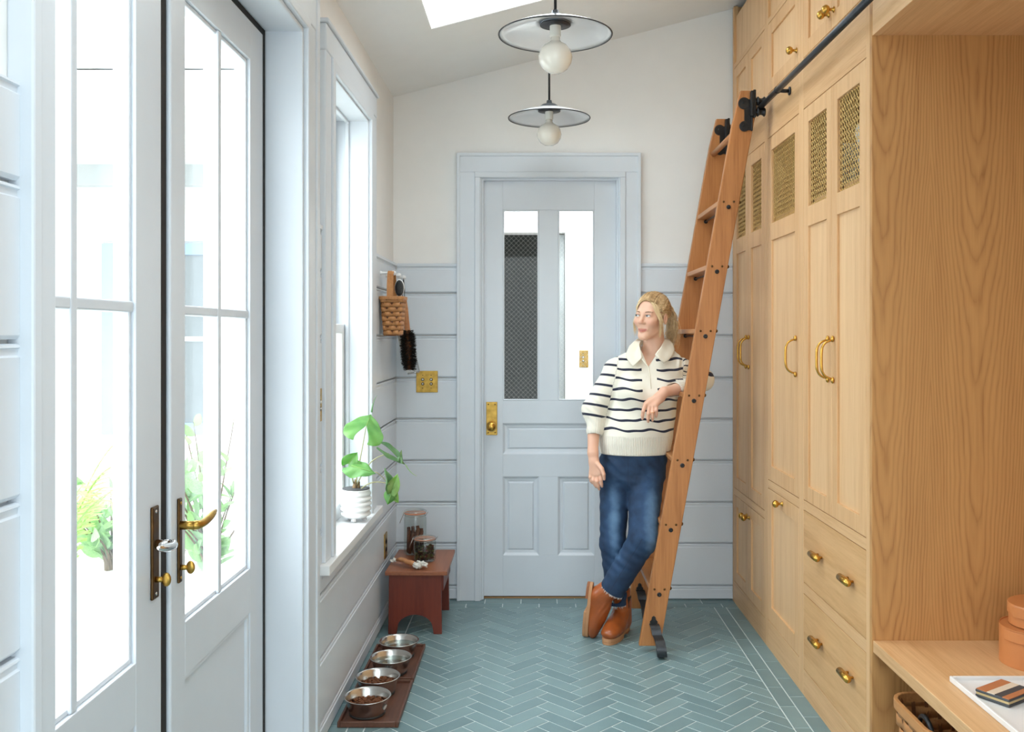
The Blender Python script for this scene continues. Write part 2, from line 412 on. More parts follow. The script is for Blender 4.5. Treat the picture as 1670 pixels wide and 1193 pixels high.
# back wall
wb = MB()
def wpoly(x0, x1, z0, y0=YB+0.020, y1=YB+0.13):
    wb.hexa([(x0,y0,z0),(x1,y0,z0),(x1,y1,z0),(x0,y1,z0),(x0,y0,ceil_z(x0)+0.01),(x1,y0,ceil_z(x1)+0.01),(x1,y1,ceil_z(x1)+0.01),(x0,y1,ceil_z(x0)+0.01)])
wpoly(XP, BX0, -0.1); wpoly(BX1, 1.9, -0.1); wpoly(BX0, BX1, BZ)
wb = struct(wb.build('wall_back', M['wall']), 'white end wall with pale blue shiplap wainscot', 'wall')
def board_back(x0, x1, z0, z1):
    y1 = YB; ya = YB+0.020
    prof = [(ya, z0+0.004), (y1+0.006, z0+0.004), (y1, z0+0.010), (y1, z1-0.022), (y1+0.004, z1-0.019), (y1+0.004, z1-0.010), (y1, z1-0.008), (y1+0.001, z1-0.004), (y1+0.006, z1-0.002), (ya, z1-0.002)]
    return MB().prism([(y,z) for y,z in prof], 'X', x0, x1).build('board', M['trim'], wb)
for k in range(len(HK)-1):
    board_back(XL, -0.408, HK[k], HK[k+1]); board_back(0.577, XR, HK[k], HK[k+1])
for (x0, x1) in ((XL, -0.408), (0.577, XR)): bx(x0, x1, YB-0.004, YB+0.021, 1.812, 1.829).build('cap_moulding', M['trim'], wb, bevel=0.003)

# right wall, rear wall with a wide window behind the camera
wr = MB().hexa([(1.78,YN,-0.1),(1.9,YN,-0.1),(1.9,YB+0.13,-0.1),(1.78,YB+0.13,-0.1),(1.78,YN,3.42),(1.9,YN,3.46),(1.9,YB+0.13,3.46),(1.78,YB+0.13,3.42)])
struct(wr.build('wall_right', M['wall']), 'white side wall behind the oak cabinets', 'wall')
wq = MB(); RX0, RX1, RZ0, RZ1 = -0.5, 1.5, 0.4, 2.5
for a, b, c in ((-0.93, RX0, -0.1), (RX1, 1.9, -0.1), (RX0, RX1, RZ1)):
    wq.hexa([(a,YN-0.13,c),(b,YN-0.13,c),(b,YN,c),(a,YN,c),(a,YN-0.13,ceil_z(a)+0.01),(b,YN-0.13,ceil_z(b)+0.01),(b,YN,ceil_z(b)+0.01),(a,YN,ceil_z(a)+0.01)])
wq.box(RX0, RX1, YN-0.13, YN, -0.1, RZ0)
struct(wq.build('wall_rear', M['wall']), 'white rear wall with wide window', 'wall')
rw = MB()
for x in (RX0+0.03, (RX0+RX1)/2, RX1-0.03): rw.box(x-0.03, x+0.03, YN-0.09, YN-0.03, RZ0, RZ1)
for z in (RZ0+0.03, RZ1-0.03): rw.box(RX0, RX1, YN-0.088, YN-0.032, z-0.03, z+0.03)
rw = struct(rw.build('window_5', M['whitesash']), 'wide white framed window in the rear wall', 'window')
bx(RX0, RX1, YN-0.063, YN-0.058, RZ0, RZ1).build('pane', M['glass'], rw)
portal(((RX0+RX1)/2, YN-0.12, (RZ0+RZ1)/2), (math.pi/2, 0, 0), RX1-RX0, RZ1-RZ0)

# french doors --------------------------------------------------------
DX = -0.862
def leaf(name, y0, y1, s0, s1, label):
    t = 0.045; top = 2.408; gz0, gz1 = 0.735, 2.283
    root = struct(thing(name, (DX, (y0+y1)/2, 0), label, 'door'))
    g0, g1 = y0+s0, y1-s1
    f = MB(); f.box(DX-t, DX, y0, g0, 0.004, top); f.box(DX-t, DX, g1, y1, 0.004, top)
    f.box(DX-t, DX, g0, g1, gz1, top); f.box(DX-t, DX, g0, g1, 0.60, gz0); f.box(DX-t, DX, g0, g1, 0.004, 0.17)
    f.build('door_frame', M['trim'], root, bevel=0.002)
    p = MB(); p.box(DX-t+0.012, DX-0.014, g0, g1, 0.17, 0.60); pn = p.build('door_panel', M['trim'], root)
    mo = MB(); w = 0.014
    for (a, b, c, d) in ((g0, g0+w, 0.17, 0.60), (g1-w, g1, 0.17, 0.60), (g0, g1, 0.17, 0.17+w), (g0, g1, 0.60-w, 0.60)): mo.box(DX-0.02, DX-0.004, a, b, c, d)
    mo.build('panel_moulding', M['trim'], pn, bevel=0.004)
    ym = (g0+g1)/2; zm = 1.507
    b = MB(); w = 0.012
    for (a, b2, c, d) in ((g0, g0+w, gz0, gz1), (g1-w, g1, gz0, gz1), (g0, g1, gz0, gz0+w), (g0, g1, gz1-w, gz1)): b.box(DX-0.0455, DX-0.010, a, b2, c, d)
    b.build('glazing_bead', M['trim'], root, bevel=0.003)
    mu = MB().box(DX-0.0458, DX-0.003, ym-0.013, ym+0.013, gz0, gz1); mu.build('muntin', M['trim'], root, bevel=0.004)
    mu = MB().box(DX-0.0457, DX-0.005, g0, g1, zm-0.012, zm+0.012); mu.build('muntin', M['trim'], root, bevel=0.004)
    for (a, c) in ((g0, ym-0.013), (ym+0.013, g1)):
        for (d, e) in ((gz0, zm-0.012), (zm+0.012, gz1)):
            bx(DX-0.043, DX-0.039, a, c, d, e).build('pane', M['glass'], root)
    return root
d1 = leaf('door_1', 1.352, 2.13, 0.12, 0.135, 'pale blue french door leaf with lever handle plate at its meeting edge')
d2 = leaf('door_2', 2.154, 2.944, 0.123, 0.144, 'pale blue french door leaf beside the window casing')
m = MB().box(DX-0.001, DX+0.011, 2.158, 2.19, 0.004, 2.405); m.build('astragal', M['trim'], d2, bevel=0.005)
def lever(parent, y, zc, z0, z1, zl, zt, sgn, plate_w, matp, matl):
    pl = MB().box(DX, DX+0.007, y-plate_w/2, y+plate_w/2, z0, z1).build('handle_plate', matp, parent, bevel=0.003)
    l = MB().tube([(DX+0.005,y,zl),(DX+0.04,y,zl)], 0.0105, 14)
    l.tube(bez((DX+0.036,y,zl),(DX+0.056,y,zl+0.001),(DX+0.052,y+sgn*0.03,zl-0.004),(DX+0.055,y+sgn*0.105,zl+0.016), 14), [0.0105,0.0112,0.0115,0.011,0.0105,0.010,0.0098,0.0098,0.0098,0.0098,0.0098,0.0095,0.009,0.0075,0.004], 12)
    l.build('lever', matl, pl, smooth=True)
    k = MB().cyl((DX+0.005,y,zt),(DX+0.022,y,zt), 0.007, 0.006, 12); k.sphere((DX+0.03,y,zt), (0.011,0.006,0.016), 12, 8)
    k.build('thumb_turn', M['brass_old'], pl, smooth=True)
    for z in (z0+0.012, z1-0.012): MB().lathe([(0.004,0),(0.004,0.002),(0.001,0.003)], (DX+0.006,y,z), 10, 'X').build('screw', matl, pl, smooth=True)
lever(d1, 2.085, 0, 0.848, 1.058, 0.972, 0.892, -1, 0.036, M['brass_dark'], M['nickel'])
lever(d2, 2.232, 0, 0.845, 1.050, 0.984, 0.882, 1, 0.02, M['brass_dark'], M['brass_old'])
# dark joints round the leaves, jamb liner, casing
j = MB(); j.box(DX-0.04, DX+0.001, 2.129, 2.157, 0, 2.405); j.box(DX-0.04, DX+0.0015, 2.928, 2.949, 0, 2.42); j.box(DX-0.04, DX+0.001, 1.34, 2.949, 2.399, 2.4185)
struct(j.build('trim_1', M['gap']), 'black weatherstrip joint around the french doors', 'weatherstrip')
c = MB(); c.box(DX+0.002, XL+0.006, 2.947, 2.962, 0, 2.425); c.box(DX+0.002, XL+0.006, DY0-0.01, 2.962, 2.416, 2.432); c.box(DX+0.002, XL+0.006, DY0-0.011, DY0+0.002, 0, 2.421)
c.box(XL-0.0205, XL+0.022, 2.962, 2.995, 0, 2.465); c.box(XL-0.0205, XL+0.022, DY0-0.02, 2.995, 2.432, 2.465)
c.box(XL-0.0205, XL+0.014, 2.995, 3.09, 0, 2.465); c.box(XL-0.0205, XL+0.020, 3.09, 3.13, 0, 2.60)
c.box(XL-0.0205, XL+0.014, DY0-0.06, DY0-0.01, 0, 2.465); c.box(XL-0.0205, XL+0.02, DY0-0.085, DY0-0.06, 0, 2.60)
c.box(XL-0.0205, XL+0.016, DY0-0.085, 3.09, 2.465, 2.60); c.box(XL-0.0205, XL+0.03, DY0-0.10, 3.145, 2.60, 2.635)
struct(c.build('trim_2', M['trim'], bevel=0.004), 'pale blue moulded casing around the french doors', 'casing')
portal((-1.0, (DY0+DY1)/2, 1.2), (0, -math.pi/2, 0), 2.4, DY1-DY0)

# double hung window
win = struct(thing('window_1', (XL, (WY0+WY1)/2, WZ0), 'tall double hung window beside the potted plant', 'window'))
f = MB(); f.box(-0.955, XL+0.006, WY0-0.012, WY0+0.002, WZ0-0.02, WZ1+0.012); f.box(-0.955, XL+0.006, WY1-0.002, WY1+0.012, WZ0-0.02, WZ1+0.012); f.box(-0.955, XL+0.006, WY0, WY1, WZ1-0.002, WZ1+0.012)
f.box(-0.842, -0.825, WY0, WY0+0.012, WZ0, WZ1); f.box(-0.842, -0.825, WY1-0.012, WY1, WZ0, WZ1); f.box(-0.842, -0.825, WY0, WY1, WZ1-0.012, WZ1)
f.build('window_frame', M['trim'], win, bevel=0.003)
for (x1, z0, z1) in ((-0.845, WZ0, 1.49), (-0.887, 1.46, WZ1)):
    f = MB(); a, b = WY0+0.002, WY1-0.002; s = 0.05
    f.box(x1-0.038, x1, a, a+s, z0, z1); f.box(x1-0.038, x1, b-s, b, z0, z1); f.box(x1-0.038, x1, a+s, b-s, z0, z0+s*(1.4 if z0 < 1 else 0.8)); f.box(x1-0.038, x1, a+s, b-s, z1-s*0.8, z1)
    sa = f.build('sash', M['whitesash'], win, bevel=0.004)
    bx(x1-0.022, x1-0.018, a+s, b-s, z0+0.04, z1-0.03).build('pane', M['glass'], sa)
s = MB().prism([(-0.955, WZ0-0.035), (XL+0.032, WZ0-0.035), (XL+0.036, WZ0-0.03), (XL+0.036, WZ0-0.008), (XL+0.030, WZ0), (-0.845, WZ0+0.004), (-0.955, WZ0)], 'Y', WY0-0.012, WY1+0.012)
s.box(XL-0.0205, XL+0.036, WY0-0.18, WY1+0.215, WZ0-0.035, WZ0-0.0005)
s.build('window_sill', M['sill'], win, bevel=0.003)
c = MB()
for a, b in ((WY0-0.05, WY0-0.006), (WY1+0.006, WY1+0.05)): c.box(XL-0.0205, XL+0.022, a, b, WZ0-0.001, WZ1+0.05)
c.box(XL-0.0205, XL+0.022, WY0-0.05, WY1+0.05, WZ1+0.006, WZ1+0.05)
for a, b in ((WY0-0.14, WY0-0.05), (WY1+0.05, WY1+0.17)): c.box(XL-0.0205, XL+0.014, a, b, WZ0-0.001, WZ1+0.05)
c.box(XL-0.0205, XL+0.016, WY0-0.14, WY1+0.17, WZ1+0.05, 2.545); c.box(XL-0.0205, XL+0.026, WY0-0.15, WY1+0.18, 2.545, 2.56)
struct(c.build('trim_3', M['trim'], bevel=0.005), 'pale blue moulded casing around the window', 'casing')
portal((-0.98, (WY0+WY1)/2, (WZ0+WZ1)/2), (0, -math.pi/2, 0), WZ1-WZ0, WY1-WY0)

# back door -----------------------------------------------------------
DYF = YB+0.035
door = struct(thing('door_3', (0.09, DYF, 0), 'pale blue panelled door with two wired glass panes', 'door'))
def px3(px): return (px-VPX)/300.0*(DYF/YB)
def pz3(py): return CAMZ-(py-VPY)/300.0*(DYF/YB)
gx = [(px3(820), px3(879)), (px3(910), px3(969))]; gz0, gz1 = pz3(653), pz3(342)
pz = [(pz3(905), pz3(777)), (pz3(740), pz3(690))]
f = MB(); y0, y1 = DYF, DYF+0.04; zt = BZ-0.004; xa, xb = BX0+0.003, BX1-0.003
f.box(xa, gx[0][0], y0, y1, 0.012, zt); f.box(gx[1][1], xb, y0, y1, 0.012, zt); f.box(gx[0][0], gx[1][1], y0, y1, gz1, zt)
f.box(gx[0][1], gx[1][0], y0, y1, gz0, gz1); f.box(gx[0][0], gx[1][1], y0, y1, pz[1][1], gz0); f.box(gx[0][0], gx[1][1], y0, y1, pz[0][1], pz[1][0])
f.box(gx[0][1], gx[1][0], y0, y1, pz[0][0], pz[0][1]); f.box(gx[0][0], gx[1][1], y0, y1, 0.012, pz[0][0])
f.build('door_frame', M['trim'], door, bevel=0.0015)
for (x0, x1, z0, z1) in ((gx[0][0], gx[0][1], *pz[0]), (gx[1][0], gx[1][1], *pz[0]), (gx[0][0], gx[1][1], *pz[1])):
    def ring(i, y): return [(x0+i,y,z0+i),(x1-i,y,z0+i),(x1-i,y,z1-i),(x0+i,y,z1-i)]
    rs = ring(0, y0+0.001)+ring(0.012, y0+0.012)+ring(0.022, y0+0.013)+ring(0.028, y0+0.016)+ring(0.036, y0+0.008)
    m = MB(); m._add(rs, [(a*4+k, a*4+(k+1)%4, (a+1)*4+(k+1)%4, (a+1)*4+k) for a in range(4) for k in range(4)]+[(16,17,18,19)])
    m.build('door_panel', M['trim'], door)
for (x0, x1) in gx:
    pn = bx(x0, x1, y0+0.016, y0+0.02, gz0, gz1).build('pane', M['glass'], door)
    w = MB(); st = 0.026; hgt = gz1-gz0; wd = x1-x0
    def seg(p, q):
        w._add([(p[0]-0.0005, y0+0.0135, p[1]), (p[0]+0.0005, y0+0.0135, p[1]), (q[0]+0.0005, y0+0.0135, q[1]), (q[0]-0.0005, y0+0.0135, q[1]),
                (p[0]-0.0005, y0+0.0145, p[1]), (p[0]+0.0005, y0+0.0145, p[1]), (q[0]+0.0005, y0+0.0145, q[1]), (q[0]-0.0005, y0+0.0145, q[1])],
               [(3,2,1,0),(4,5,6,7),(0,1,5,4),(1,2,6,5),(2,3,7,6),(3,0,4,7)])
    z = gz0-wd
    while z < gz1:
        for sg in (0, 1):
            a, b = (x0, z), (x1, z+wd)
            za, zb = max(z, gz0), min(z+wd, gz1)
            if zb > za:
                xs = [x0+(q-z) for q in (za, zb)]
                if sg: xs = [x0+x1-x for x in xs]
                seg((xs[0], za), (xs[1], zb))
        z += st
    w.build('wire_mesh', plain('pale_wire', (0.55,0.55,0.5), 0.5) if 'pw' not in M else M['pw'], pn, kind='stuff')
    b = MB(); w_ = 0.008
    for (a, c_, d_, e_) in ((x0, x0+w_, gz0, gz1), (x1-w_, x1, gz0, gz1), (x0, x1, gz0, gz0+w_), (x0, x1, gz1-w_, gz1)): b.box(a, c_, y0-0.001, y0+0.012, d_, e_)
    b.build('glazing_bead', M['trim'], door, bevel=0.003)
pl = bx(px3(793), px3(811), y0-0.006, y0, pz3(709), pz3(655)).build('handle_plate', M['brass_old'], door, bevel=0.002)
kx, kz = px3(802), pz3(694)
MB().lathe([(0.015,0),(0.015,-0.004),(0.008,-0.012),(0.008,-0.022),(0.018,-0.03),(0.026,-0.04),(0.027,-0.048),(0.02,-0.058),(0.006,-0.062),(0.0,-0.062)], (kx, y0-0.004, kz), 24, 'Y').build('door_knob', M['brass'], pl, smooth=True)
for zz in (655.0+4, 709.0-4):
    for xx in (796.5, 807.5): MB().lathe([(0.004,0),(0.0035,-0.003),(0.0,-0.0035)], (px3(xx), y0-0.006, pz3(zz)), 8, 'Y').build('screw', M['brass_dark'], pl, smooth=True)
bx(BX0, BX1, YB+0.03, YB+0.1, -0.001, 0.007).build('threshold', wood('oak_threshold', srgb(170,130,80), srgb(120,84,46), 'X'), door, bevel=0.003)
# back door casing
c = MB(); o0, o1, oz = -0.41, 0.577, 2.417
for x0, x1, y0_, z1 in ((o0, -0.318, YB-0.016, BZ+0.03), (0.498, o1, YB-0.016, BZ+0.03), (-0.318, -0.288, YB-0.024, BZ+0.0), (0.468, 0.498, YB-0.024, BZ+0.0)): c.box(x0, x1, y0_, YB+0.021, 0, z1)
c.box(-0.318, 0.498, YB-0.024, YB+0.021, BZ+0.0, BZ+0.03); c.box(o0, o1, YB-0.016, YB+0.021, BZ+0.03, oz)
c.box(o0-0.006, o0+0.012, YB-0.022, YB+0.021, 0, oz+0.004); c.box(o1-0.012, o1+0.006, YB-0.022, YB+0.021, 0, oz+0.004); c.box(o0-0.006, o1+0.006, YB-0.022, YB+0.021, oz-0.008, oz+0.010)
c.box(BX0-0.012, BX0+0.002, YB-0.010, YB+0.14, 0, BZ+0.012); c.box(BX1-0.002, BX1+0.012, YB-0.010, YB+0.14, 0, BZ+0.012); c.box(BX0, BX1, YB-0.010, YB+0.14, BZ-0.002, BZ+0.012)
c.box(BX0, BX0+0.012, YB+0.005, YB+0.033, 0, BZ); c.box(BX1-0.012, BX1, YB+0.005, YB+0.033, 0, BZ); c.box(BX0, BX1, YB+0.005, YB+0.033, BZ-0.012, BZ)
struct(c.build('trim_4', M['trim'], bevel=0.003), 'pale blue moulded casing around the back door', 'casing')

# white passage behind the back door, dark room beyond it
YH = 6.25
m = MB(); m.box(-1.1, -0.9, 5.13, YH+0.1, -0.1, 2.9); m.box(1.5, 1.7, 5.13, YH+0.1, -0.1, 2.9)
m.box(-0.9, -0.62, YH, YH+0.12, -0.1, 2.9); m.box(0.215, 1.5, YH, YH+0.12, -0.1, 2.9); m.box(-0.62, 0.215, YH, YH+0.12, 2.13, 2.9)
struct(m.build('wall_passage', M['wall']), 'white passage wall seen through the back door panes', 'wall')
m = MB(); m.box(0.215, 0.31, YH-0.02, YH, 0, 2.13); m.box(-0.715, -0.62, YH-0.02, YH, 0, 2.13); m.box(-0.715, 0.31, YH-0.022, YH, 2.13, 2.23)
struct(m.build('trim_5', M['wall'], bevel=0.004), 'white casing around the dark doorway in the passage', 'casing')
struct(bx(-1.1, 1.7, 5.45, 9.0, -0.12, 0).build('floor_passage', wood('passage_boards', srgb(150,120,90), srgb(110,85,60), 'Y')), 'wooden floor of the passage', 'floor')
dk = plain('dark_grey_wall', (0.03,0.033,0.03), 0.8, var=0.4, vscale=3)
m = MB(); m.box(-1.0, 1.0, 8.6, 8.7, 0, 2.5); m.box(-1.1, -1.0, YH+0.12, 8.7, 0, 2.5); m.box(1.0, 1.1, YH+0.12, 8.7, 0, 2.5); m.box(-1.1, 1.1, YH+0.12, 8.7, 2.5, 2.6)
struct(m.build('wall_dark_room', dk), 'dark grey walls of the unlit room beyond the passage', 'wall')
struct(bx(0.155, 0.21, YH+0.03, YH+0.08, 0, 2.12).build('door_4', plain('grey_door_edge', (0.36,0.38,0.38), 0.6, var=0.2, vscale=4)), 'grey edge of an open door in the dark doorway', 'door')
portal((0.3, 5.7, 2.95), (0, 0, 0), 2.2, 0.9)
# ------------------------------------------------------------ oak cabinets along the right wall
XF = XR               # face plane
XBK = 1.76            # cabinet backs
def knob(parent, y, z, mat=None):
    MB().lathe([(0.011,0),(0.011,-0.003),(0.006,-0.006),(0.0055,-0.016),(0.012,-0.02),(0.0165,-0.028),(0.0165,-0.034),(0.011,-0.042),(0.004,-0.045),(0,-0.045)], (XF, y, z), 20, 'X').build('knob', mat or M['brass'], parent, smooth=True)
def dpull(parent, y, z, h=0.165):
    a, b = z-h/2, z+h/2
    m = MB().tube(bez((XF-0.004,y,a+0.012),(XF-0.05,y,a+0.018),(XF-0.046,y,a+0.05),(XF-0.046,y,z), 8)+bez((XF-0.046,y,z),(XF-0.046,y,b-0.05),(XF-0.05,y,b-0.018),(XF-0.004,y,b-0.012), 8)[1:], [0.0042]*5+[0.0052]*7+[0.0042]*5, 10)
    for q in (a+0.008, b-0.008):
        m.sphere((XF-0.006,y,q), (0.007,0.009,0.012), 10, 6)
    m.build('handle', M['brass'], parent, smooth=True)
def barpull(parent, y, z, L=0.085):
    m = MB().tube([(XF-0.024,y-L/2-0.006,z),(XF-0.024,y-L/2,z),(XF-0.024,y,z),(XF-0.024,y+L/2,z),(XF-0.024,y+L/2+0.006,z)], [0.005,0.0125,0.0135,0.0125,0.005], 14)
    for q in (-0.024, 0.024): m.cyl((XF,y+q,z),(XF-0.02,y+q,z), 0.005, 0.005, 8)
    m.build('drawer_pull', M['brass'], parent, smooth=True)
def wire(parent, y0, y1, z0, z1, x):
    # woven brass lattice on the diagonal: flat strips, over and under
    m = MB(); st = 0.022; wd = y1-y0; k = 0
    hw = 0.0021
    for sg in (0, 1):
        z = z0-wd
        while z < z1:
            za, zb = max(z, z0), min(z+wd, z1)
            if zb-za > 0.004:
                n = max(2, int((zb-za)/(st/2)))
                pts = []
                for i in range(n+1):
                    q = za+(zb-za)*i/n; u = y0+(q-z)
                    if sg: u = y0+y1-u
                    w = 0.0011*math.cos(math.pi*round((q-z0)/(st/2))+math.pi*sg)
                    pts.append((x+w, u, q))
                vs = []; fs = []
                dy = -1 if sg else 1
                for p in pts:
                    for s_, xo in ((-1, -0.0004), (1, -0.0004), (1, 0.0004), (-1, 0.0004)): vs.append((p[0]+xo, p[1]-s_*hw*0.707, p[2]+s_*hw*0.707*dy))
                for i in range(n):
                    for c in range(4): fs.append((i*4+c, i*4+(c+1)%4, (i+1)*4+(c+1)%4, (i+1)*4+c))
                m._add(vs, fs)
            z += st
    return m.build('wire_mesh', M['mesh'], parent, kind='stuff', label='woven brass lattice panel')
def cdoor(root, y0, y1, z0, z1, splits=None, st=0.058, t=0.02):
    # splits: list of (za, zb, kind) openings from bottom to top
    m = MB(); xa, xb = XF, XF+t
    m.box(xa, xb, y0, y0+st, z0, z1); m.box(xa, xb, y1-st, y1, z0, z1)
    zs = z0
    for (a, b, k) in splits: m.box(xa, xb, y0+st-0.0005, y1-st+0.0005, zs, a); zs = b
    m.box(xa, xb, y0+st-0.0005, y1-st+0.0005, zs, z1)
    d = m.build('door', M['oak_z'], root, bevel=0.0012, seg=1)
    for (a, b, k) in splits:
        if k == 'wood': bx(XF+0.009, XF+0.016, y0+st-0.003, y1-st+0.003, a-0.003, b+0.003).build('door_panel', M['oak_panel'], d)
        else: wire(d, y0+st-0.002, y1-st+0.002, a-0.002, b+0.002, XF+0.010)
    return d
G = 0.0028
TOP = lambda: ceil_z(XF)
def carcass(root, y0, y1, rails, shelf=None, fw=0.032, first=False, last=False, mids=()):
    # face frame: stiles, rails (list of (z0,z1)); side panels, back, shelves
    xa, xb = XF, XF+0.022; zt = ceil_z(XF)-0.004; y0 += 0.0004; y1 -= 0.0004
    for p in (y0, y1-fw): bx(xa, xb, p, p+fw, 0, zt).build('stile_frame', M['oak_z'], root, bevel=0.0008, seg=1)
    for a, b in rails: bx(xa, xb, y0+fw-0.0004, y1-fw+0.0004, a, b).build('rail_frame', M['oak_y'], root, bevel=0.0008, seg=1)
    y0 += 0.0006; y1 -= 0.0006
    m = MB(); m.box(xb, XBK, y0+0.001, y0+0.018, 0, zt); m.box(xb, XBK, y1-0.018, y1-0.001, 0, zt); m.box(XBK-0.01, XBK, y0+0.017, y1-0.017, 0, zt)
    m.build('carcass', M['oak_z'], root)
    for z in (shelf or []): bx(xb+0.004, XBK-0.01, y0+0.0185, y1-0.0185, z-0.018, z).build('shelf', M['oak_y'], root)
Y1a, Y1b, Y2b, Y3b = 4.998, 4.28, 3.72, 2.962
UP0, UP1, UPP = 2.553, 2.872, 2.90
DT = 2.345; MZ0, MZ1, LZ1 = 1.95, 2.283, 1.872
# far unit
c1 = thing('tall_cabinet', (XF+0.3, (Y1a+Y1b)/2, 0), 'tall oak cabinet against the end wall, behind the ladder', 'cabinet', 'oak wall cabinets')
carcass(c1, Y1b, Y1a, [(0, 0.115), (0.582, 0.618), (DT+0.003, UP0-0.003), (UP1+0.003, UPP)], [0.6, 1.2, 1.98, 2.45])
a, b = Y1b+0.032+G, Y1a-0.032-G; mid = (a+b)/2
for (p, q, s) in ((a, mid-G/2, 1), (mid+G/2, b, -1)):
    d = cdoor(c1, p, q, 0.618+G, DT, [(0.68, LZ1, 'wood'), (MZ0, MZ1, 'mesh')]); dpull(d, mid-s*0.03, 1.355)
    d = cdoor(c1, p, q, 0.115+G, 0.582-G, [(0.175, 0.525, 'wood')]); knob(d, mid-s*0.028, 0.525)
    d = cdoor(c1, p, q, UP0, UP1, [(UP0+0.058, UP1-0.058, 'wood')]); knob(d, mid-s*0.028, 2.615)
bx(XF+0.012, XF+0.02, a-0.03, b+0.03, UPP, ceil_z(XF)-0.06).build('frieze_panel', M['oak_panel'], c1)
# middle unit
c2 = thing('tall_cabinet', (XF+0.3, (Y2b+Y1b)/2, 0), 'narrow oak cabinet with one wire mesh door and a single knobbed door below', 'cabinet', 'oak wall cabinets')
carcass(c2, Y2b, Y1b, [(0, 0.128), (0.738, 0.775), (DT+0.003, UP0-0.003), (UP1+0.003, UPP)], [0.755, 1.3, 1.98, 2.45])
a, b = Y2b+0.032+G, Y1b-0.032-G
d = cdoor(c2, a, b, 0.775+G, DT, [(0.845, LZ1, 'wood'), (MZ0, MZ1, 'mesh')]); dpull(d, a+0.03, 1.355)
d = cdoor(c2, a, b, 0.128+G, 0.738-G, [(0.20, 0.672, 'wood')]); knob(d, (a+b)/2, 0.708)
d = cdoor(c2, a, b, UP0, UP1, [(UP0+0.058, UP1-0.058, 'wood')]); knob(d, a+0.028, 2.612)
bx(XF+0.012, XF+0.02, a-0.03, b+0.03, UPP, ceil_z(XF)-0.06).build('frieze_panel', M['oak_panel'], c2)
# near unit with drawers
c3 = thing('tall_cabinet', (XF+0.3, (Y3b+Y2b)/2, 0), 'wide oak cabinet with two wire mesh doors above two deep drawers', 'cabinet', 'oak wall cabinets')
carcass(c3, Y3b, Y2b, [(0, 0.105), (0.41, 0.452), (0.744, 0.782), (DT+0.003, UP0-0.003), (UP1+0.003, UPP)], [0.76, 1.4, 1.98, 2.45])
a, b = Y3b+0.032+G, Y2b-0.032-G; mid = (a+b)/2
for (p, q, s) in ((a, mid-G/2, 1), (mid+G/2, b, -1)):
    d = cdoor(c3, p, q, 0.782+G, DT, [(0.845, LZ1, 'wood'), (MZ0, MZ1, 'mesh')]); dpull(d, mid-s*0.028, 1.355)
    d = cdoor(c3, p, q, UP0, UP1, [(UP0+0.058, UP1-0.058, 'wood')]); knob(d, mid-s*0.028, 2.615)
bx(XF+0.012, XF+0.02, a-0.03, b+0.03, UPP, ceil_z(XF)-0.06).build('frieze_panel', M['oak_panel'], c3)
for z0, z1 in ((0.452+G, 0.744-G), (0.105+G, 0.41-G)):
    d = bx(XF, XF+0.02, a, b, z0, z1).build('drawer', M['oak_drawer'], c3, bevel=0.001, seg=1)
    for y in (3.14, 3.475): barpull(d, y, (z0+z1)/2+(0.01 if z0 > 0.3 else 0.026))
# bench niche
nb = thing('bench_niche', (XF+0.3, 2.1, 0), 'open oak niche with a built-in bench seat and veneer side panel', 'bench')
NY0 = 1.25
bx(XF-0.001, XBK, Y3b-0.022, Y3b-0.002, 0, ceil_z(XF)-0.004).build('side_panel', M['oak_veneer'], nb, bevel=0.001, seg=1)
bx(XF-0.001, XBK, NY0, NY0+0.022, 0, ceil_z(XF)-0.004).build('side_panel', M['oak_veneer'], nb)
bx(XBK-0.02, XBK-0.002, NY0+0.022, Y3b-0.022, 0, 2.42).build('back_panel', M['oak_z'], nb)
bx(XF+0.022, XBK, NY0+0.022, Y3b-0.0225, 2.402, 2.424).build('soffit', M['oak_y'], nb)
bx(XF, XF+0.022, NY0+0.022, Y3b-0.0225, 2.4, ceil_z(XF)-0.004).build('frieze', M['oak_y'], nb, bevel=0.001)
bx(XF+0.002, XBK-0.02, NY0+0.022, Y3b-0.0225, 0.431, 0.469).build('bench_seat', M['oak_y'], nb, bevel=0.002)
# shelf towels behind the mesh
tw = plain('white_terry', (0.9,0.9,0.9), 0.9, bmp=0.5, bscale=260)
def rolled(cx, y, z, r, L, lab):
    m = MB(); prof = []
    m.tube([(cx-L/2,y,z),(cx-L/2+0.015,y,z),(cx+L/2-0.015,y,z),(cx+L/2,y,z)], [r*0.82, r, r, r*0.82], 20)
    o = m.build('rolled_towel', tw, None, smooth=True)
    sp = MB(); pts = []
    for i in range(60):
        th = i*0.38; q = r*0.8*(1-i/66.0); pts.append((cx-L/2-0.001, y+q*math.cos(th), z+q*math.sin(th)))
    tag(o, lab, 'towel', 'white rolled towels in the cabinets')
    s_ = sp.tube(pts, 0.0022, 5).build('rolled_end', tw, None, smooth=True)
    s_.parent = o
    return o
for (y, z, r, lab) in ((3.10, 1.981+0.05, 0.05, 'white rolled towel, lower of the pair behind the mesh door nearest the bench'), (3.13, 1.981+0.147, 0.048, 'white rolled towel, upper of the pair behind the mesh door nearest the bench'),
                       (3.435, 1.981+0.045, 0.045, 'larger white rolled towel behind the farther door of the wide cabinet'), (3.42, 1.981+0.132, 0.042, 'small white rolled towel atop the one behind the farther door'),
                       (3.85, 1.981+0.046, 0.046, 'white rolled towel, lowest of three in the narrow mesh cabinet'), (3.86, 1.981+0.135, 0.044, 'white rolled towel, middle of three in the narrow mesh cabinet'), (3.855, 1.981+0.222, 0.044, 'white rolled towel, topmost of three in the narrow mesh cabinet')):
    rolled(XF+0.148, y, z, r, 0.24, lab)
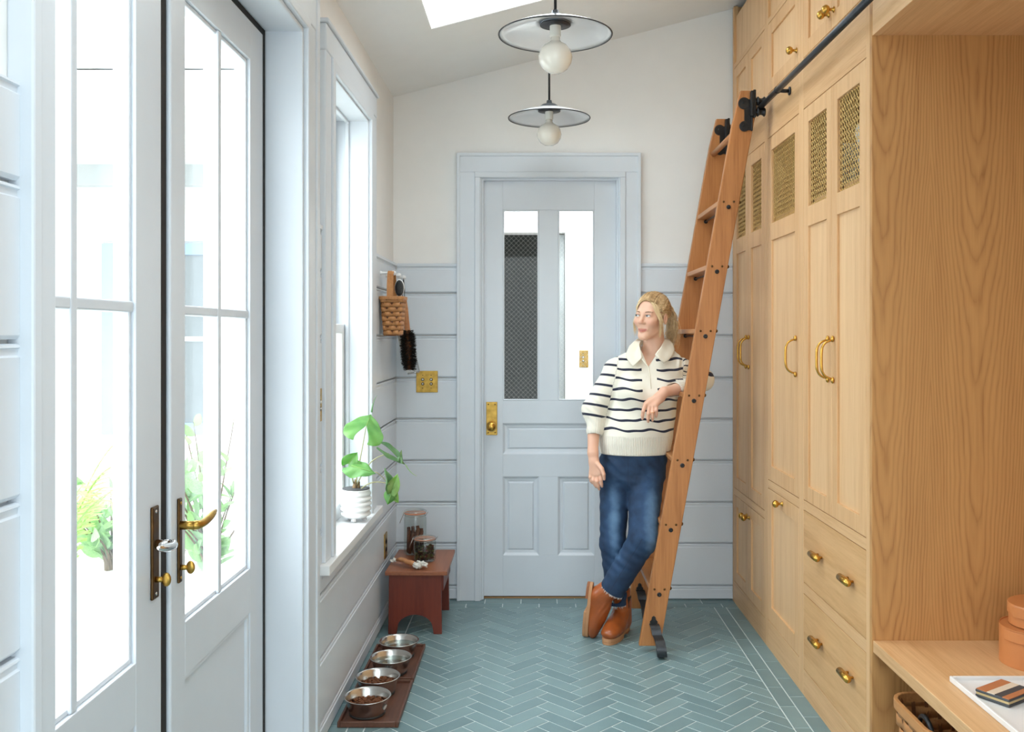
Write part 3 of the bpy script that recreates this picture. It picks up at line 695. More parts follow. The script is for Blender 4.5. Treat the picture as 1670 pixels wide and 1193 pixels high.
# ladder rail
XRL, ZRL = 1.03, 2.475
rl = thing('ladder_rail', (XRL, 3.5, ZRL), 'dark metal rail tube along the upper oak cabinets', 'rail')
MB().tube([(XRL,2.2,ZRL),(XRL,4.93,ZRL)], 0.0125, 16).build('rail_tube', M['rail'], rl, smooth=True)
for y in (2.45, 3.88, 4.85):
    m = MB().tube([(XRL,y,ZRL-0.002),(XRL+0.03,y,ZRL-0.004),(XF-0.004,y,ZRL-0.004)], 0.008, 10); m.lathe([(0.018,0),(0.018,-0.005),(0.012,-0.007)], (XF-0.0005,y,ZRL-0.004), 16, 'X'); m.sphere((XRL,y,ZRL),(0.0155,0.012,0.0155),12,8)
    m.build('bracket', M['iron'], rl, smooth=True)

# ------------------------------------------------------------ library ladder
ld = thing('library_ladder', (0.75, 4.46, 0), 'amber oak rolling library ladder leaning on the cabinet rail', 'ladder')
YN_, YFAR = 4.19, 4.74; TH = 0.03
def stile_x(z): return 0.523+(0.978-0.523)*(z-0.007)/2.544
HWX = 0.0480
for y in (YN_, YFAR):
    z0, z1 = 0.035 if y == YFAR else 0.03, 2.551
    m = MB().prism([(stile_x(z0)-HWX, z0), (stile_x(z0)+HWX, z0), (stile_x(2.2)+HWX, 2.2), (stile_x(z1)+0.040, z1-0.06), (stile_x(z1)+0.028, z1), (stile_x(z1)-0.038, z1), (stile_x(2.4)-HWX, 2.4)], 'Y', y-TH/2, y+TH/2)
    st = m.build('stile', M['ladder'], ld, bevel=0.004)
    for k in range(7):
        z = 0.286+0.293*k; xc = stile_x(z)
        for sx in (-0.024, 0.022):
            MB().sphere((xc+sx, y-TH/2-0.001, z+0.002), (0.0052,0.004,0.0052), 10, 6).build('screw', M['brass_dark'], st, smooth=True)
        MB().lathe([(0.010,0),(0.010,-0.003),(0.006,-0.005),(0.003,-0.003),(0,-0.003)], (xc-0.002, y-TH/2, z-0.022), 14, 'Y').build('bolt', M['iron'], st, smooth=True)
        if y == YN_: MB().sphere((xc+HWX+0.002, y+0.004, z+0.002), (0.008,0.009,0.009), 10, 6).build('screw', M['brass_dark'], st, smooth=True)
for k in range(7):
    z = 0.286+0.293*k; xc = stile_x(z)
    bx(xc-HWX+0.003, xc+HWX-0.006, YN_+TH/2-0.004, YFAR-TH/2+0.004, z-0.011, z+0.011).build('tread', M['ladder_y'], ld, bevel=0.004)
    MB().tube([(xc-0.002,YN_,z-0.022),(xc-0.002,YFAR,z-0.022)], 0.0045, 8).build('tie_rod', M['iron'], ld, smooth=True)
MB().tube([(stile_x(2.37)-0.02,YN_,2.37),(stile_x(2.37)-0.02,YFAR,2.37)], 0.014, 14).build('rung', M['ladder_y'], ld, smooth=True)
for y in (YN_, YFAR):
    x0 = stile_x(2.46); yf = y-TH/2
    m = MB()
    pts = []
    for (cx, cz, r) in ((x0-0.006, 2.492, 0.027), (x0-0.004, 2.388, 0.024)):
        m.lathe([(r,0),(r,-0.004),(r*0.85,-0.0055),(0,-0.0055)], (cx, yf, cz), 22, 'Y')
        m.sphere((cx-0.004, yf-0.006, cz+0.002), (0.005,0.004,0.005), 8, 6)
    m.box(x0-0.005, x0+0.026, yf-0.005, yf, 2.37, 2.51)
    br = m.build('roller_plate', M['iron'], ld)
    b2 = MB(); b2.box(x0+0.02, x0+0.034, yf-0.026, yf+0.004, 2.43, 2.545); b2.box(x0+0.024, x0+0.032, yf-0.012, yf+0.003, 2.366, 2.435); b2.box(x0+0.032, x0+0.044, yf-0.022, yf, 2.425, 2.55)
    b2.build('roller_bracket', M['iron'], br, bevel=0.003)
    for zc in (ZRL+0.0248, ZRL-0.0248):
        MB().cyl((x0+0.03, yf-0.01, zc), (XRL, yf-0.01, zc), 0.006, n=12).build('axle', M['iron'], br, smooth=True)
        MB().lathe([(0.017,-0.019),(0.019,-0.017),(0.021,-0.014),(0.014,-0.006),(0.0125,0),(0.014,0.006),(0.021,0.014),(0.019,0.017),(0.017,0.019)], (XRL, yf-0.01, zc), 20, 'X').build('spool_wheel', M['iron'], br, smooth=True)
# foot wheels
for y, sc in ((YN_, 1.0), (YFAR, 1.0)):
    yf = y-TH/2; xc = stile_x(0.09)+0.02
    hz = [(0.182, 0.016), (0.17, 0.028), (0.12, 0.028), (0.098, 0.02)]
    m = MB().prism([(xc-0.012-0.014, 0.128), (xc-0.012-0.018,0.142), (xc-0.012-0.010,0.150), (xc-0.012-0.008, 0.162), (xc-0.012, 0.168), (xc-0.012+0.008, 0.162), (xc-0.012+0.010,0.150), (xc-0.012+0.018,0.142), (xc-0.012+0.014, 0.128)], 'Y', yf-0.004, yf)
    m.sphere((xc-0.012, yf-0.004, 0.152), (0.004,0.004,0.004), 8, 6)
    pl = m.build('foot_plate', M['iron'], ld)
    # curved wheel guard: wavy strap leading over the wheel
    path = [(0.134, -0.004), (0.131, -0.022), (0.120, -0.036), (0.104, -0.040), (0.094, -0.042), (0.089, -0.052), (0.084, -0.070), (0.074, -0.088), (0.056, -0.100), (0.034, -0.104), (0.014, -0.100)]
    g = MB(); vs = []; n = len(path)
    for i, (z, dy) in enumerate(path):
        x = xc-0.012+0.026*(i/(n-1)); w = 0.022
        vs += [(x-w, yf+dy, z), (x+w, yf+dy, z), (x+w, yf+dy+0.006+0.012*(i/(n-1)), z-0.003), (x-w, yf+dy+0.006+0.012*(i/(n-1)), z-0.003)]
    fs = [(3,2,1,0), (4*n-4,4*n-3,4*n-2,4*n-1)]
    for i in range(n-1):
        for c in range(4): fs.append((i*4+c, i*4+(c+1)%4, i*4+4+(c+1)%4, i*4+4+c))
    g._add(vs, fs)
    g.build('wheel_guard', M['rail'], pl, autosmooth=50)
    MB().lathe([(0.020,-0.016),(0.036,-0.015),(0.038,-0.011),(0.038,0.011),(0.036,0.015),(0.020,0.016)], (xc+0.012, yf-0.062, 0.0385), 26, 'X').build('wheel', plain('black_rubber', (0.02,0.02,0.022), 0.6) if y == YN_ else bpy.data.materials['black_rubber'], pl, autosmooth=40)
# ------------------------------------------------------------ pendants
def pendant(y, label):
    x, h = 0.078, 2.512; cz = ceil_z(x)
    p = thing('pendant_lamp', (x, y, cz), label, 'lamp', 'pendant lamps')
    MB().lathe([(0.0,0.02),(0.06,0.02),(0.06,-0.012),(0.05,-0.022),(0.012,-0.026),(0,-0.026)], (x,y,cz-0.0), 28).build('canopy', M['zinc'], p, smooth=True)
    MB().cyl((x,y,h+0.075),(x,y,cz-0.02), 0.0052, n=10).build('rod', M['iron'], p, smooth=True)
    MB().lathe([(0.0,0.088),(0.012,0.088),(0.014,0.074),(0.034,0.068),(0.050,0.056),(0.056,0.042),(0.054,0.038)], (x,y,h), 32).build('cap', M['zinc'], p, smooth=True)
    s = MB(); s.open_lathe([(0.052,0.044),(0.075,0.042),(0.11,0.036),(0.15,0.024),(0.185,0.009),(0.2015,0.0)], (x,y,h), 56)
    sh = s.build('shade', M['enamel'], p, smooth=True, solid=0.002)
    r = MB(); r.lathe([(0.1995,-0.0018),(0.2035,-0.0022),(0.2045,0.0005),(0.2025,0.0022),(0.1995,0.0015)], (x,y,h), 56); r.f = [f for f in r.f if len(f) == 4]; r.m = r.m[:len(r.f)]
    r.build('shade_rim', M['enamel_rim'], sh, smooth=True)
    MB().lathe([(0.0,0.036),(0.055,0.036),(0.055,0.034),(0.02,0.032)], (x,y,h), 32).build('socket_plate', M['enamel_rim'], p, smooth=True)
    MB().lathe([(0.020,0.036),(0.020,-0.006),(0.017,-0.008),(0.0,-0.008)], (x,y,h), 24).build('socket', M['porcelain'], p, autosmooth=40)
    MB().lathe([(0.0,0.0),(0.016,0.0),(0.0165,-0.012),(0.022,-0.02),(0.040,-0.030),(0.054,-0.047),(0.061,-0.072),(0.057,-0.094),(0.044,-0.114),(0.024,-0.127),(0.0,-0.131)], (x,y,h-0.006), 32).build('bulb', M['bulb'], p, smooth=True)
pendant(3.28, 'white enamel pendant lamp hanging beside the skylight, farther from the back door')
pendant(4.55, 'white enamel pendant lamp hanging closest to the back door')
# ------------------------------------------------------------ wall plates
def push_plate(name, c, n, axis, label, w, h, kind):
    # c on the wall surface; axis 'Y' faces the camera, 'X' faces into the room from the left wall
    p = thing(name, c, label, 'switch' if kind != 'outlet' else 'outlet')
    x, y, z = c
    def q(u, t, v): return (x+u, y-t, z+v) if axis == 'Y' else (x+t, y+u, z+v)
    a, b = q(-w/2, 0, -h/2), q(w/2, 0.005, h/2)
    bx(min(a[0],b[0]), max(a[0],b[0]), min(a[1],b[1]), max(a[1],b[1]), a[2], b[2]).build('plate', M['brass_old'], p, bevel=0.0018)
    ax = 'Y' if axis == 'Y' else 'X'; sg = -1 if axis == 'Y' else 1
    for i in range(n):
        u = (i-(n-1)/2)*0.046
        for v, r in ((0.012, 0.0085), (-0.012, 0.0085)) if kind != 'outlet' else ((0.02, 0.013), (-0.02, 0.013)):
            c0 = q(u, 0.005, v)
            rg = MB().lathe([(r,0),(r,sg*0.002),(r*0.72,sg*0.003),(r*0.7,sg*0.001)], c0, 18, ax).build('button_ring' if kind != 'outlet' else 'socket_face', M['iron'], p, smooth=True)
            if kind != 'outlet': MB().lathe([(r*0.6,0),(r*0.6,sg*0.005),(r*0.45,sg*0.007),(0,sg*0.0072)], c0, 16, ax).build('button', M['porcelain'] if v > 0 else M['nickel'], rg, smooth=True)
        for v in (0.035, -0.035):
            c0 = q(u, 0.005, v); MB().lathe([(0.003,0),(0.0025,sg*0.0015),(0,sg*0.002)], c0, 8, ax).build('screw', M['brass_dark'], p, smooth=True)
    return p
pc = P(696.5, 622, YB); push_plate('light_switch', (pc.x, YB, pc.z), 2, 'Y', 'square brass push-button switch plate beside the back door', 0.117, 0.117, 'switch')
push_plate('light_switch', (XL, 3.185, 1.2), 1, 'X', 'narrow brass switch plate between french door and window casings', 0.07, 0.115, 'switch')
push_plate('wall_outlet', (XL, 4.62, 0.385), 1, 'X', 'brass outlet plate low on the shiplap by the stool', 0.075, 0.125, 'outlet')
pc = P(951, 585, 6.25); push_plate('light_switch', (pc.x, 6.25, pc.z), 1, 'Y', 'small brass switch plate in the passage behind the glass', 0.07, 0.115, 'switch')

# ------------------------------------------------------------ step stool
red = wood('red_brown_painted_wood', srgb(126,54,36), srgb(96,36,23), 'Z', rough=0.42, fine=0.4)
redtop = wood('worn_red_brown_top', srgb(164,102,70), srgb(126,72,48), 'Y', rough=0.4, fine=0.5)
SY0, SY1, SXa, SXb = 4.42, 4.86, -0.708, -0.418
st = thing('step_stool', ((SXa+SXb)/2, (SY0+SY1)/2, 0), 'low red-brown wooden step stool with arched ends', 'stool')
bx(SXa-0.004, SXb+0.004, SY0-0.012, SY1, 0.288, 0.308).build('seat', redtop, st, bevel=0.003)
for y in (SY0+0.012, SY1-0.045):
    a, b = SXa+0.012, SXb-0.028; cx = (a+b)/2; r = 0.085
    poly = [(a-0.004, 0.0), (a+0.035, 0.0)]+[(cx-r*math.cos(t)*(1.0), 0.03+r*0.75*math.sin(t)) for t in [math.pi*i/14 for i in range(15)]]+[(b-0.035, 0.0), (b+0.004, 0.0), (b, 0.29), (a, 0.29)]
    MB().prism(poly, 'Y', y, y+0.022).build('leg', red, st, bevel=0.0015)
for x in (SXa+0.012, SXb-0.035): bx(x, x+0.018, SY0+0.0335, SY1-0.0455, 0.205, 0.2885).build('apron', red, st, bevel=0.0015)
# ------------------------------------------------------------ clip-top jars
orange = plain('orange_rubber', srgb(220,150,120), 0.5)
def jar(name, x, y, z, r, h, label):
    j = thing(name, (x, y, z), label, 'jar', 'glass clip-top jars on the stool')
    MB().lathe([(0,0.003),(r*0.9,0.003),(r,0.012),(r,h*0.80),(r*0.88,h*0.88),(r*0.86,h*0.90),(r*0.84,h*0.90),(r*0.86,h*0.88),(r*0.96,h*0.79),(r*0.96,0.014),(r*0.86,0.007),(0,0.007)], (x,y,z), 36).build('jar_body', M['jarglass'], j, smooth=True)
    MB().lathe([(r*0.80,h*0.902),(r*0.95,h*0.902),(r*0.97,h*0.915),(r*0.95,h*0.93),(r*0.8,h*0.93)], (x,y,z), 36).build('seal', orange, j, smooth=True)
    MB().lathe([(0,h*0.932),(r*0.93,h*0.932),(r*0.96,h*0.945),(r*0.95,h*0.975),(r*0.86,h*0.99),(r*0.8,h*0.982),(0,h*0.978)], (x,y,z), 36).build('lid', M['jarglass'], j, smooth=True)
    w = 0.0013; zz = z+h*0.86
    m = MB().tube([(x+r*0.91*math.cos(t), y+r*0.91*math.sin(t), zz) for t in [2*math.pi*i/32 for i in range(33)]], w, 6)
    m.tube([(x+r*1.0*math.cos(t), y+r*1.0*math.sin(t), z+h*0.955) for t in [2*math.pi*i/32 for i in range(33)]], w, 6)
    m.tube([(x-r*0.9,y-0.012,zz),(x-r*1.1,y-0.012,zz+0.01),(x-r*1.02,y-0.010,z+h*0.955)], w, 6); m.tube([(x-r*0.9,y+0.012,zz),(x-r*1.1,y+0.012,zz+0.01),(x-r*1.02,y+0.010,z+h*0.955)], w, 6)
    m.tube([(x-r*1.05,y-0.012,zz+0.008),(x-r*1.35,y-0.009,zz-0.035),(x-r*1.38,y,zz-0.042),(x-r*1.35,y+0.009,zz-0.035),(x-r*1.05,y+0.012,zz+0.008)], w, 6)
    m.tube([(x+r*0.93,y-0.01,zz),(x+r*1.13,y-0.008,zz+0.016),(x+r*1.13,y+0.008,zz+0.016),(x+r*0.93,y+0.01,zz)], w, 6)
    m.build('wire_bail', M['steel'], j, smooth=True)
    return j
ZS = 0.3085
j1 = jar('glass_jar', -0.612, 4.76, ZS, 0.058, 0.232, 'tall glass clip-top jar of brown chew sticks on the stool')
stick = plain('brown_chew_stick', srgb(96,52,34), 0.6, var=0.35, vscale=40, bmp=0.4, bscale=120)
random.seed(5)
sj = Vector((-0.612, 4.76, ZS))
for k in range(11):      # eight round the glass, three inside, all leaning the same way so that they lie side by side
    R0, a = (0.036, 2*math.pi*k/8) if k < 8 else (0.0125, 2*math.pi*(k-8)/3+0.3)
    tw2 = math.radians(34); zt = 0.128+0.014*math.sin(k*2.3)
    p0 = sj+Vector((R0*math.cos(a), R0*math.sin(a), 0.009)); p1 = sj+Vector((R0*math.cos(a+tw2), R0*math.sin(a+tw2), zt))
    tag(MB().tube([p0, (p0+p1)/2, p1], [0.0088, 0.0093, 0.0088], 8).build('chew_stick', stick, None, smooth=True), 'brown chew stick standing inside the tall glass jar', 'dog chew', 'chew sticks in the tall jar')
j2 = jar('glass_jar', -0.545, 4.615, ZS, 0.056, 0.122, 'short glass clip-top jar of dark dried pieces on the stool')
dr = [plain('dried_green', srgb(86,88,48), 0.8, var=0.3), plain('dried_red', srgb(104,44,38), 0.8, var=0.3), plain('dried_brown', srgb(70,52,40), 0.8, var=0.3)]
m = MB(); random.seed(11)
for k in range(230):
    a = random.uniform(0, 6.28); rr = 0.046*math.sqrt(random.random()); zz = ZS+0.012+random.uniform(0, 0.062)
    m.mi = random.choice([0,0,1,2,2]); m.sphere((-0.545+rr*math.cos(a), 4.615+rr*math.sin(a), zz), (random.uniform(0.004,0.008), random.uniform(0.004,0.008), random.uniform(0.003,0.006)), 6, 4)
tag(m.build('dried_treats', dr, None), 'dark green and red dried pieces filling the short jar', 'treats', kind='stuff')
# wooden brush with white fluffy ends
wb_ = thing('grooming_brush', (-0.61, 4.48, ZS), 'wooden handled brush with white fluffy ends lying on the stool', 'brush')
bw = wood('pale_brush_wood', srgb(206,146,98), srgb(164,104,62), 'X', fine=0.6)
a0, a1 = Vector((-0.672, 4.535, ZS+0.026)), Vector((-0.575, 4.462, ZS+0.022)); mid_ = Vector((-0.628, 4.502, ZS+0.030))
MB().tube([a0, a0.lerp(mid_, 0.5)+Vector((0,0,0.003)), mid_, mid_.lerp(a1, 0.15)-Vector((0,0,0.004)), mid_.lerp(a1, 0.6), a1], [0.010, 0.0135, 0.0125, 0.013, 0.0155, 0.012], 14, flat=((0,0,1), 0.8)).build('handle', bw, wb_, smooth=True)
fl = plain('white_fluff', (0.82,0.80,0.74), 0.95, var=0.1, vscale=60)
def fluff(c, R, n, seed):
    random.seed(seed); m = MB()
    for k in range(n):
        d = Vector((random.gauss(0,1), random.gauss(0,1), random.gauss(0,0.7))).normalized(); c0 = c+d*R*0.25; e = c+Vector((d.x*R*1.3, d.y*R, d.z*R*0.75)); s_ = d.orthogonal().normalized()*R*0.22
        m.tube([c0, (c0+e)/2+s_, e], [R*0.20, R*0.22, R*0.10], 6)
    for p in range(len(m.v)):
        x, y, z = m.v[p]; m.v[p] = (x, y, max(z, ZS+0.0005))
    return m
fluff(Vector((-0.548, 4.455, ZS+0.020)), 0.029, 46, 2).build('fluff', fl, wb_, smooth=True)
fluff(Vector((-0.688, 4.548, ZS+0.020)), 0.017, 26, 3).build('fluff', fl, wb_, smooth=True)

# ------------------------------------------------------------ feeding trays and bowls
walnut = wood('dark_walnut', srgb(112,72,54), srgb(74,44,34), 'Y', rough=0.45, fine=0.7)
def tray(y0, y1, label):
    t = thing('feeding_tray', (-0.605, (y0+y1)/2, 0), label, 'tray', 'walnut trays under the dog bowls')
    x0, x1 = -0.722, -0.497; h = 0.022
    bx(x0+0.003, x1-0.003, y0+0.003, y1-0.003, 0.0005, 0.009).build('tray_base', walnut, t)
    for a, b, c, d in ((x0, x0+0.01, y0, y1), (x1-0.01, x1, y0, y1), (x0+0.0102, x1-0.0102, y0, y0+0.01), (x0+0.0102, x1-0.0102, y1-0.01, y1)): bx(a, b, c, d, 0.0005, h).build('tray_lip', walnut, t, bevel=0.003)
tray(3.38, 3.80, 'walnut tray under two bowls of kibble'); tray(3.815, 4.235, 'walnut tray under two bowls of water beside the stool')
kib = plain('brown_kibble', srgb(120,72,42), 0.8, var=0.3, vscale=30)
water = thin_glass('water', (0.9,0.93,0.92,1), 2.0)
def bowl(y, label, fill, seed):
    x, z = (-0.630, -0.624, -0.606, -0.602)[seed-1], 0.0095
    b = thing('dog_bowl', (x, y, z), label, 'bowl', 'steel dog bowls on walnut trays')
    MB().lathe([(0,0.0),(0.062,0.0),(0.066,0.004),(0.074,0.03),(0.081,0.056),(0.0875,0.0655),(0.0895,0.067),(0.088,0.069),(0.083,0.0668),(0.079,0.058),(0.071,0.03),(0.064,0.008),(0.06,0.004),(0,0.004)], (x,y,z), 44).build('bowl_body', M['steel'], b, smooth=True)
    MB().lathe([(0.0615,-0.0005),(0.067,-0.0003),(0.0685,0.006),(0.066,0.007)], (x,y,z), 40).build('base_ring', plain('black_rubber_ring', (0.03,0.03,0.03), 0.6) if 'brr' not in M else M['brr'], b, smooth=True)
    M['brr'] = bpy.data.materials['black_rubber_ring']
    if fill == 'kibble':
        random.seed(seed); m = MB()
        for k in range(330):
            a = random.uniform(0,6.28); rr = 0.068*math.sqrt(random.random()); q = 0.040-0.006*(rr/0.068)**2+random.uniform(-0.008,0.004)
            m.sphere((x+rr*math.cos(a), y+rr*math.sin(a), z+q), (random.uniform(0.0045,0.0065),)*2+(0.004,), 7, 4)
        m.lathe([(0,0.033),(0.069,0.031)], (x,y,z), 24)
        tag(m.build('kibble', kib, None, smooth=True), 'brown kibble heaped in the bowl %s' % ('next to the water bowls' if seed == 2 else 'with a printed maker mark'), 'kibble', kind='stuff')
        if seed == 1:
            # stamped oval mark on the bowl side facing the room
            n = Vector((0.93,-0.37,0)).normalized(); tdir = Vector((0.37,0.93,0)); c = Vector((x,y,z+0.034))+n*0.0775
            vs = []; 
            for i in range(20):
                t_ = 2*math.pi*i/20; u, w = 0.012*math.cos(t_), 0.0095*math.sin(t_)
                vs.append(c+tdir*u+Vector((0,0,w))+n*(w*0.3-0.0006*(u/0.012)**2+0.0004))
            mk = MB()._add(vs, [tuple(range(20))]); mk.build('maker_mark', plain('pale_stamp', (0.8,0.8,0.78), 0.5), b)
    else:
        MB().lathe([(0.0,0.046),(0.0745,0.046),(0.0745,0.0455),(0,0.0455)], (x,y,z), 40).build('water', water, b, smooth=False)
bowl(3.49, 'steel bowl of kibble with an oval stamp on its side', 'kibble', 1)
bowl(3.69, 'steel bowl of kibble next to the water bowls', 'kibble', 2)
bowl(3.91, 'steel bowl of water next to the kibble bowls', 'water', 3)
bowl(4.115, 'steel bowl of water closest to the stool', 'water', 4)

# ------------------------------------------------------------ pegs, basket, brushes, dustpan
for k, (y, lab) in enumerate(((4.47, 'white turned wall peg holding the basket'), (4.65, 'white turned wall peg left empty between two loaded pegs'), (4.82, 'white turned wall peg holding the bristle brush and dustpan'))):
    MBp = MB().lathe([(0.011,-0.001),(0.011,0.004),(0.007,0.010),(0.006,0.045),(0.007,0.052),(0.012,0.060),(0.012,0.068),(0.007,0.076),(0,0.077)], (XL, y, 1.742), 16, 'X')
    tag(MBp.build('wall_peg', M['sill'], None, smooth=True), lab, 'peg', 'white wall pegs')
wicker = wood('ash_splint', srgb(206,148,92), srgb(164,104,56), 'Y', rough=0.5, fine=0.6, bmp=0.1)
wicker_d = plain('dark_splint', srgb(120,72,38), 0.6, var=0.2)
def rrect(t, hx, hy, r):
    # point on a rounded rectangle, t in [0,1)
    L = [2*(hx-r), math.pi*r/2, 2*(hy-r), math.pi*r/2]*2; tot = sum(L); s = (t % 1)*tot
    sx, sy = hx-r, hy-r
    segs = [((-sx,-hy),(1,0)), ((sx,-sy),-90), ((hx,-sy),(0,1)), ((sx,sy),0), ((sx,hy),(-1,0)), ((-sx,sy),90), ((-hx,sy),(0,-1)), ((-sx,-sy),180)]
    for (p, d), l in zip(segs, L):
        if s <= l:
            if isinstance(d, tuple): return (p[0]+d[0]*s, p[1]+d[1]*s), ((d[1], -d[0]))
            a = math.radians(d)+s/r; return (p[0]+r*math.cos(a), p[1]+r*math.sin(a)), (math.cos(a), math.sin(a))
        s -= l
    return ((-sx,-hy), (0,-1))
def basket(root, c, hx, hy, h, taper, rows, nst, rr, rim_h=0.016):
    cx, cy, cz = c
    bx(cx-hx*taper+0.004, cx+hx*taper-0.004, cy-hy*taper+0.004, cy+hy*taper-0.004, cz, cz+0.005).build('basket_base', wicker, root)
    for i in range(nst):
        m = MB(); t = (i+0.5)/nst; vs = []
        for k in range(2):
            s = lerp(taper, 1, k); (u, w), n = rrect(t, hx*s-0.003, hy*s-0.003, rr*s); tx, ty = -n[1], n[0]
            for e in (-0.0035, 0.0035): vs.append((cx+u+tx*e*(3 if nst < 30 else 1.6), cy+w+ty*e*(3 if nst < 30 else 1.6), cz+h*k))
        m._add(vs, [(0,1,3,2)]); m.build('basket_stake', wicker_d, root, solid=0.0015)
    for r_ in range(rows):
        m = MB(); NP = nst*4; vs = []; fs = []
        zc = cz+0.004+(h-0.012)*(r_+0.5)/rows; hh = (h-0.012)/rows*0.47
        for i in range(NP):
            t = i/NP; s = lerp(taper, 1, (zc-cz)/h); (u, w), n = rrect(t, hx*s, hy*s, rr*s)
            o = 0.0032*math.sin(2*math.pi*(t*nst/2)+math.pi*r_)
            for e in (-hh, hh): vs.append((cx+u+n[0]*o, cy+w+n[1]*o, zc+e))
        for i in range(NP): a, b = 2*i, 2*((i+1) % NP); fs.append((a, b, b+1, a+1))
        m._add(vs, fs).build('weaver', wicker, root, solid=0.0016, smooth=True)
    m = MB(); vs = []; NP = 64; fs = []
    for i in range(NP):
        (u, w), n = rrect(i/NP, hx, hy, rr)
        for (o, z) in ((-0.005, h-rim_h), (0.006, h-rim_h), (0.007, h), (-0.006, h)): vs.append((cx+u+n[0]*o, cy+w+n[1]*o, cz+z))
    for i in range(NP):
        for k in range(4): a, b = i*4, ((i+1) % NP)*4; fs.append((a+k, b+k, b+(k+1) % 4, a+(k+1) % 4))
    m._add(vs, fs).build('rim', wicker, root, bevel=0.002)
hb_ = thing('wall_basket', (-0.684, 4.49, 1.438), 'small woven splint basket hanging from a wall peg by a wooden loop', 'basket')
basket(hb_, (-0.684, 4.49, 1.438), 0.055, 0.072, 0.19, 0.72, 8, 18, 0.018)
m = MB(); pts = [(4.425,1.60),(4.43,1.68),(4.445,1.735),(4.465,1.7505),(4.485,1.752),(4.515,1.74),(4.545,1.69),(4.555,1.60)]
for y, z in pts: m.v += [(-0.706, y, z), (-0.676, y, z)]
m.f = [(2*i, 2*i+1, 2*i+3, 2*i+2) for i in range(len(pts)-1)]; m.m = [0]*len(m.f)
m.build('loop_handle', wicker, hb_, solid=0.004)
hbr = thing('hair_brush', (-0.655, 4.50, 1.60), 'black pin brush standing in the wall basket', 'brush')
MB().sphere((-0.655, 4.50, 1.672), (0.024,0.012,0.042), 18, 12).build('brush_head', M['tin'], hbr, smooth=True)
MB().sphere((-0.655, 4.494, 1.670), (0.0215,0.012,0.039), 18, 12).build('cushion', plain('black_cushion', (0.02,0.02,0.022), 0.6), hbr, smooth=True)
m = MB()
for i in range(-4, 5):
    for k in range(-7, 8):
        u, w = i*0.0048, k*0.005
        if (u/0.021)**2+(w/0.037)**2 < 0.95: m.cyl((-0.655+u, 4.486, 1.67+w), (-0.655+u*1.1, 4.472, 1.67+w*1.1), 0.0007, 0.0006, 4)
m.build('pin', M['steel'], hbr, kind='stuff')
MB().cyl((-0.655,4.502,1.635),(-0.668,4.505,1.47), 0.009, 0.011, 12).build('handle', M['tin'], hbr, smooth=True)
# dustpan
dp = thing('dustpan', (-0.65, 4.91, 1.24), 'white metal dustpan hanging behind the bristle brush', 'dustpan')
m = MB(); q = lambda px, py, d: tuple(P(px, py, d))
tl, tr_, br_, bl = q(647,540,4.93), q(668,536,4.93), q(684,606,4.90), q(665,609,4.90)
m._add([tl, tr_, br_, bl], [(0,1,2,3)])
m._add([tl, bl, q(663,606,4.86), q(645.5,540,4.87)], [(0,1,2,3)]); m._add([tr_, br_, q(685,604,4.86), q(669,536,4.87)], [(0,1,2,3)]); m._add([tl, tr_, q(669,536,4.87), q(645.5,540,4.87)], [(0,1,2,3)])
m.build('pan', M['tin'], dp, solid=0.002)
MB().tube([bl, br_], 0.005, 8).build('edge_strip', M['steel'], dp, smooth=True)
MB().tube([q(656,540,4.91), q(655,510,4.90), q(656,486,4.88)], [0.012,0.011,0.009], 12).build('handle', M['tin'], dp, smooth=True)
MB().tube([q(656,488,4.88), (-0.684,4.842,1.72), (-0.685,4.838,1.7505), (-0.685,4.832,1.7505), (-0.684,4.832,1.71), q(656,488,4.88)], 0.0016, 6).build('hanging_loop', M['iron'], dp, smooth=True)
# counter brush
cb = thing('counter_brush', (-0.645, 4.80, 1.22), 'dark bristle hand brush with a wooden handle hanging from a peg', 'brush')
tp = P(660, 488, 4.80); hd = P(664, 536, 4.80); en = P(668.5, 606, 4.795)
MB().tube([tp, tp.lerp(hd, 0.3), tp.lerp(hd, 0.7), hd, hd.lerp(en, 0.12)], [0.010,0.0135,0.014,0.015,0.017], 14, flat=((0,1,0), 0.6)).build('handle', bw, cb, smooth=True)
MB().tube([hd.lerp(en, 0.08), hd.lerp(en, 0.5), hd.lerp(en, 0.95)], [0.016,0.020,0.014], 14).build('brush_back', wicker_d, cb, smooth=True)
m = MB(); random.seed(4)
for k in range(2600):
    t = random.random(); base = hd.lerp(en, 0.04+0.90*t); a = random.uniform(0, 6.28); d = Vector((math.cos(a), math.sin(a)*0.9-0.25, random.uniform(-0.35, 0.25))).normalized()
    R = (0.041 if 0.10 < t < 0.85 else 0.033)*random.uniform(0.85, 1.12)
    s_ = d.cross(Vector((random.uniform(-1,1), random.uniform(-1,1), random.uniform(-1,1)))).normalized()*0.0017
    e = base+d*R
    m._add([base-s_, base+s_, e+s_*0.5, e-s_*0.5], [(0,1,2,3)])
m.build('bristles', plain('dark_bristle', (0.022,0.017,0.013), 0.7, var=0.4, vscale=80), cb, kind='stuff')
MB().tube([tp+Vector((0,-0.012,-0.012)), tp+Vector((0,-0.004,0.05)), (-0.683,4.813,1.7495), (-0.683,4.826,1.7495), tp+Vector((0,0.004,0.05)), tp+Vector((0,-0.012,-0.012))], 0.0014, 6).build('hanging_loop', M['iron'], cb, smooth=True)

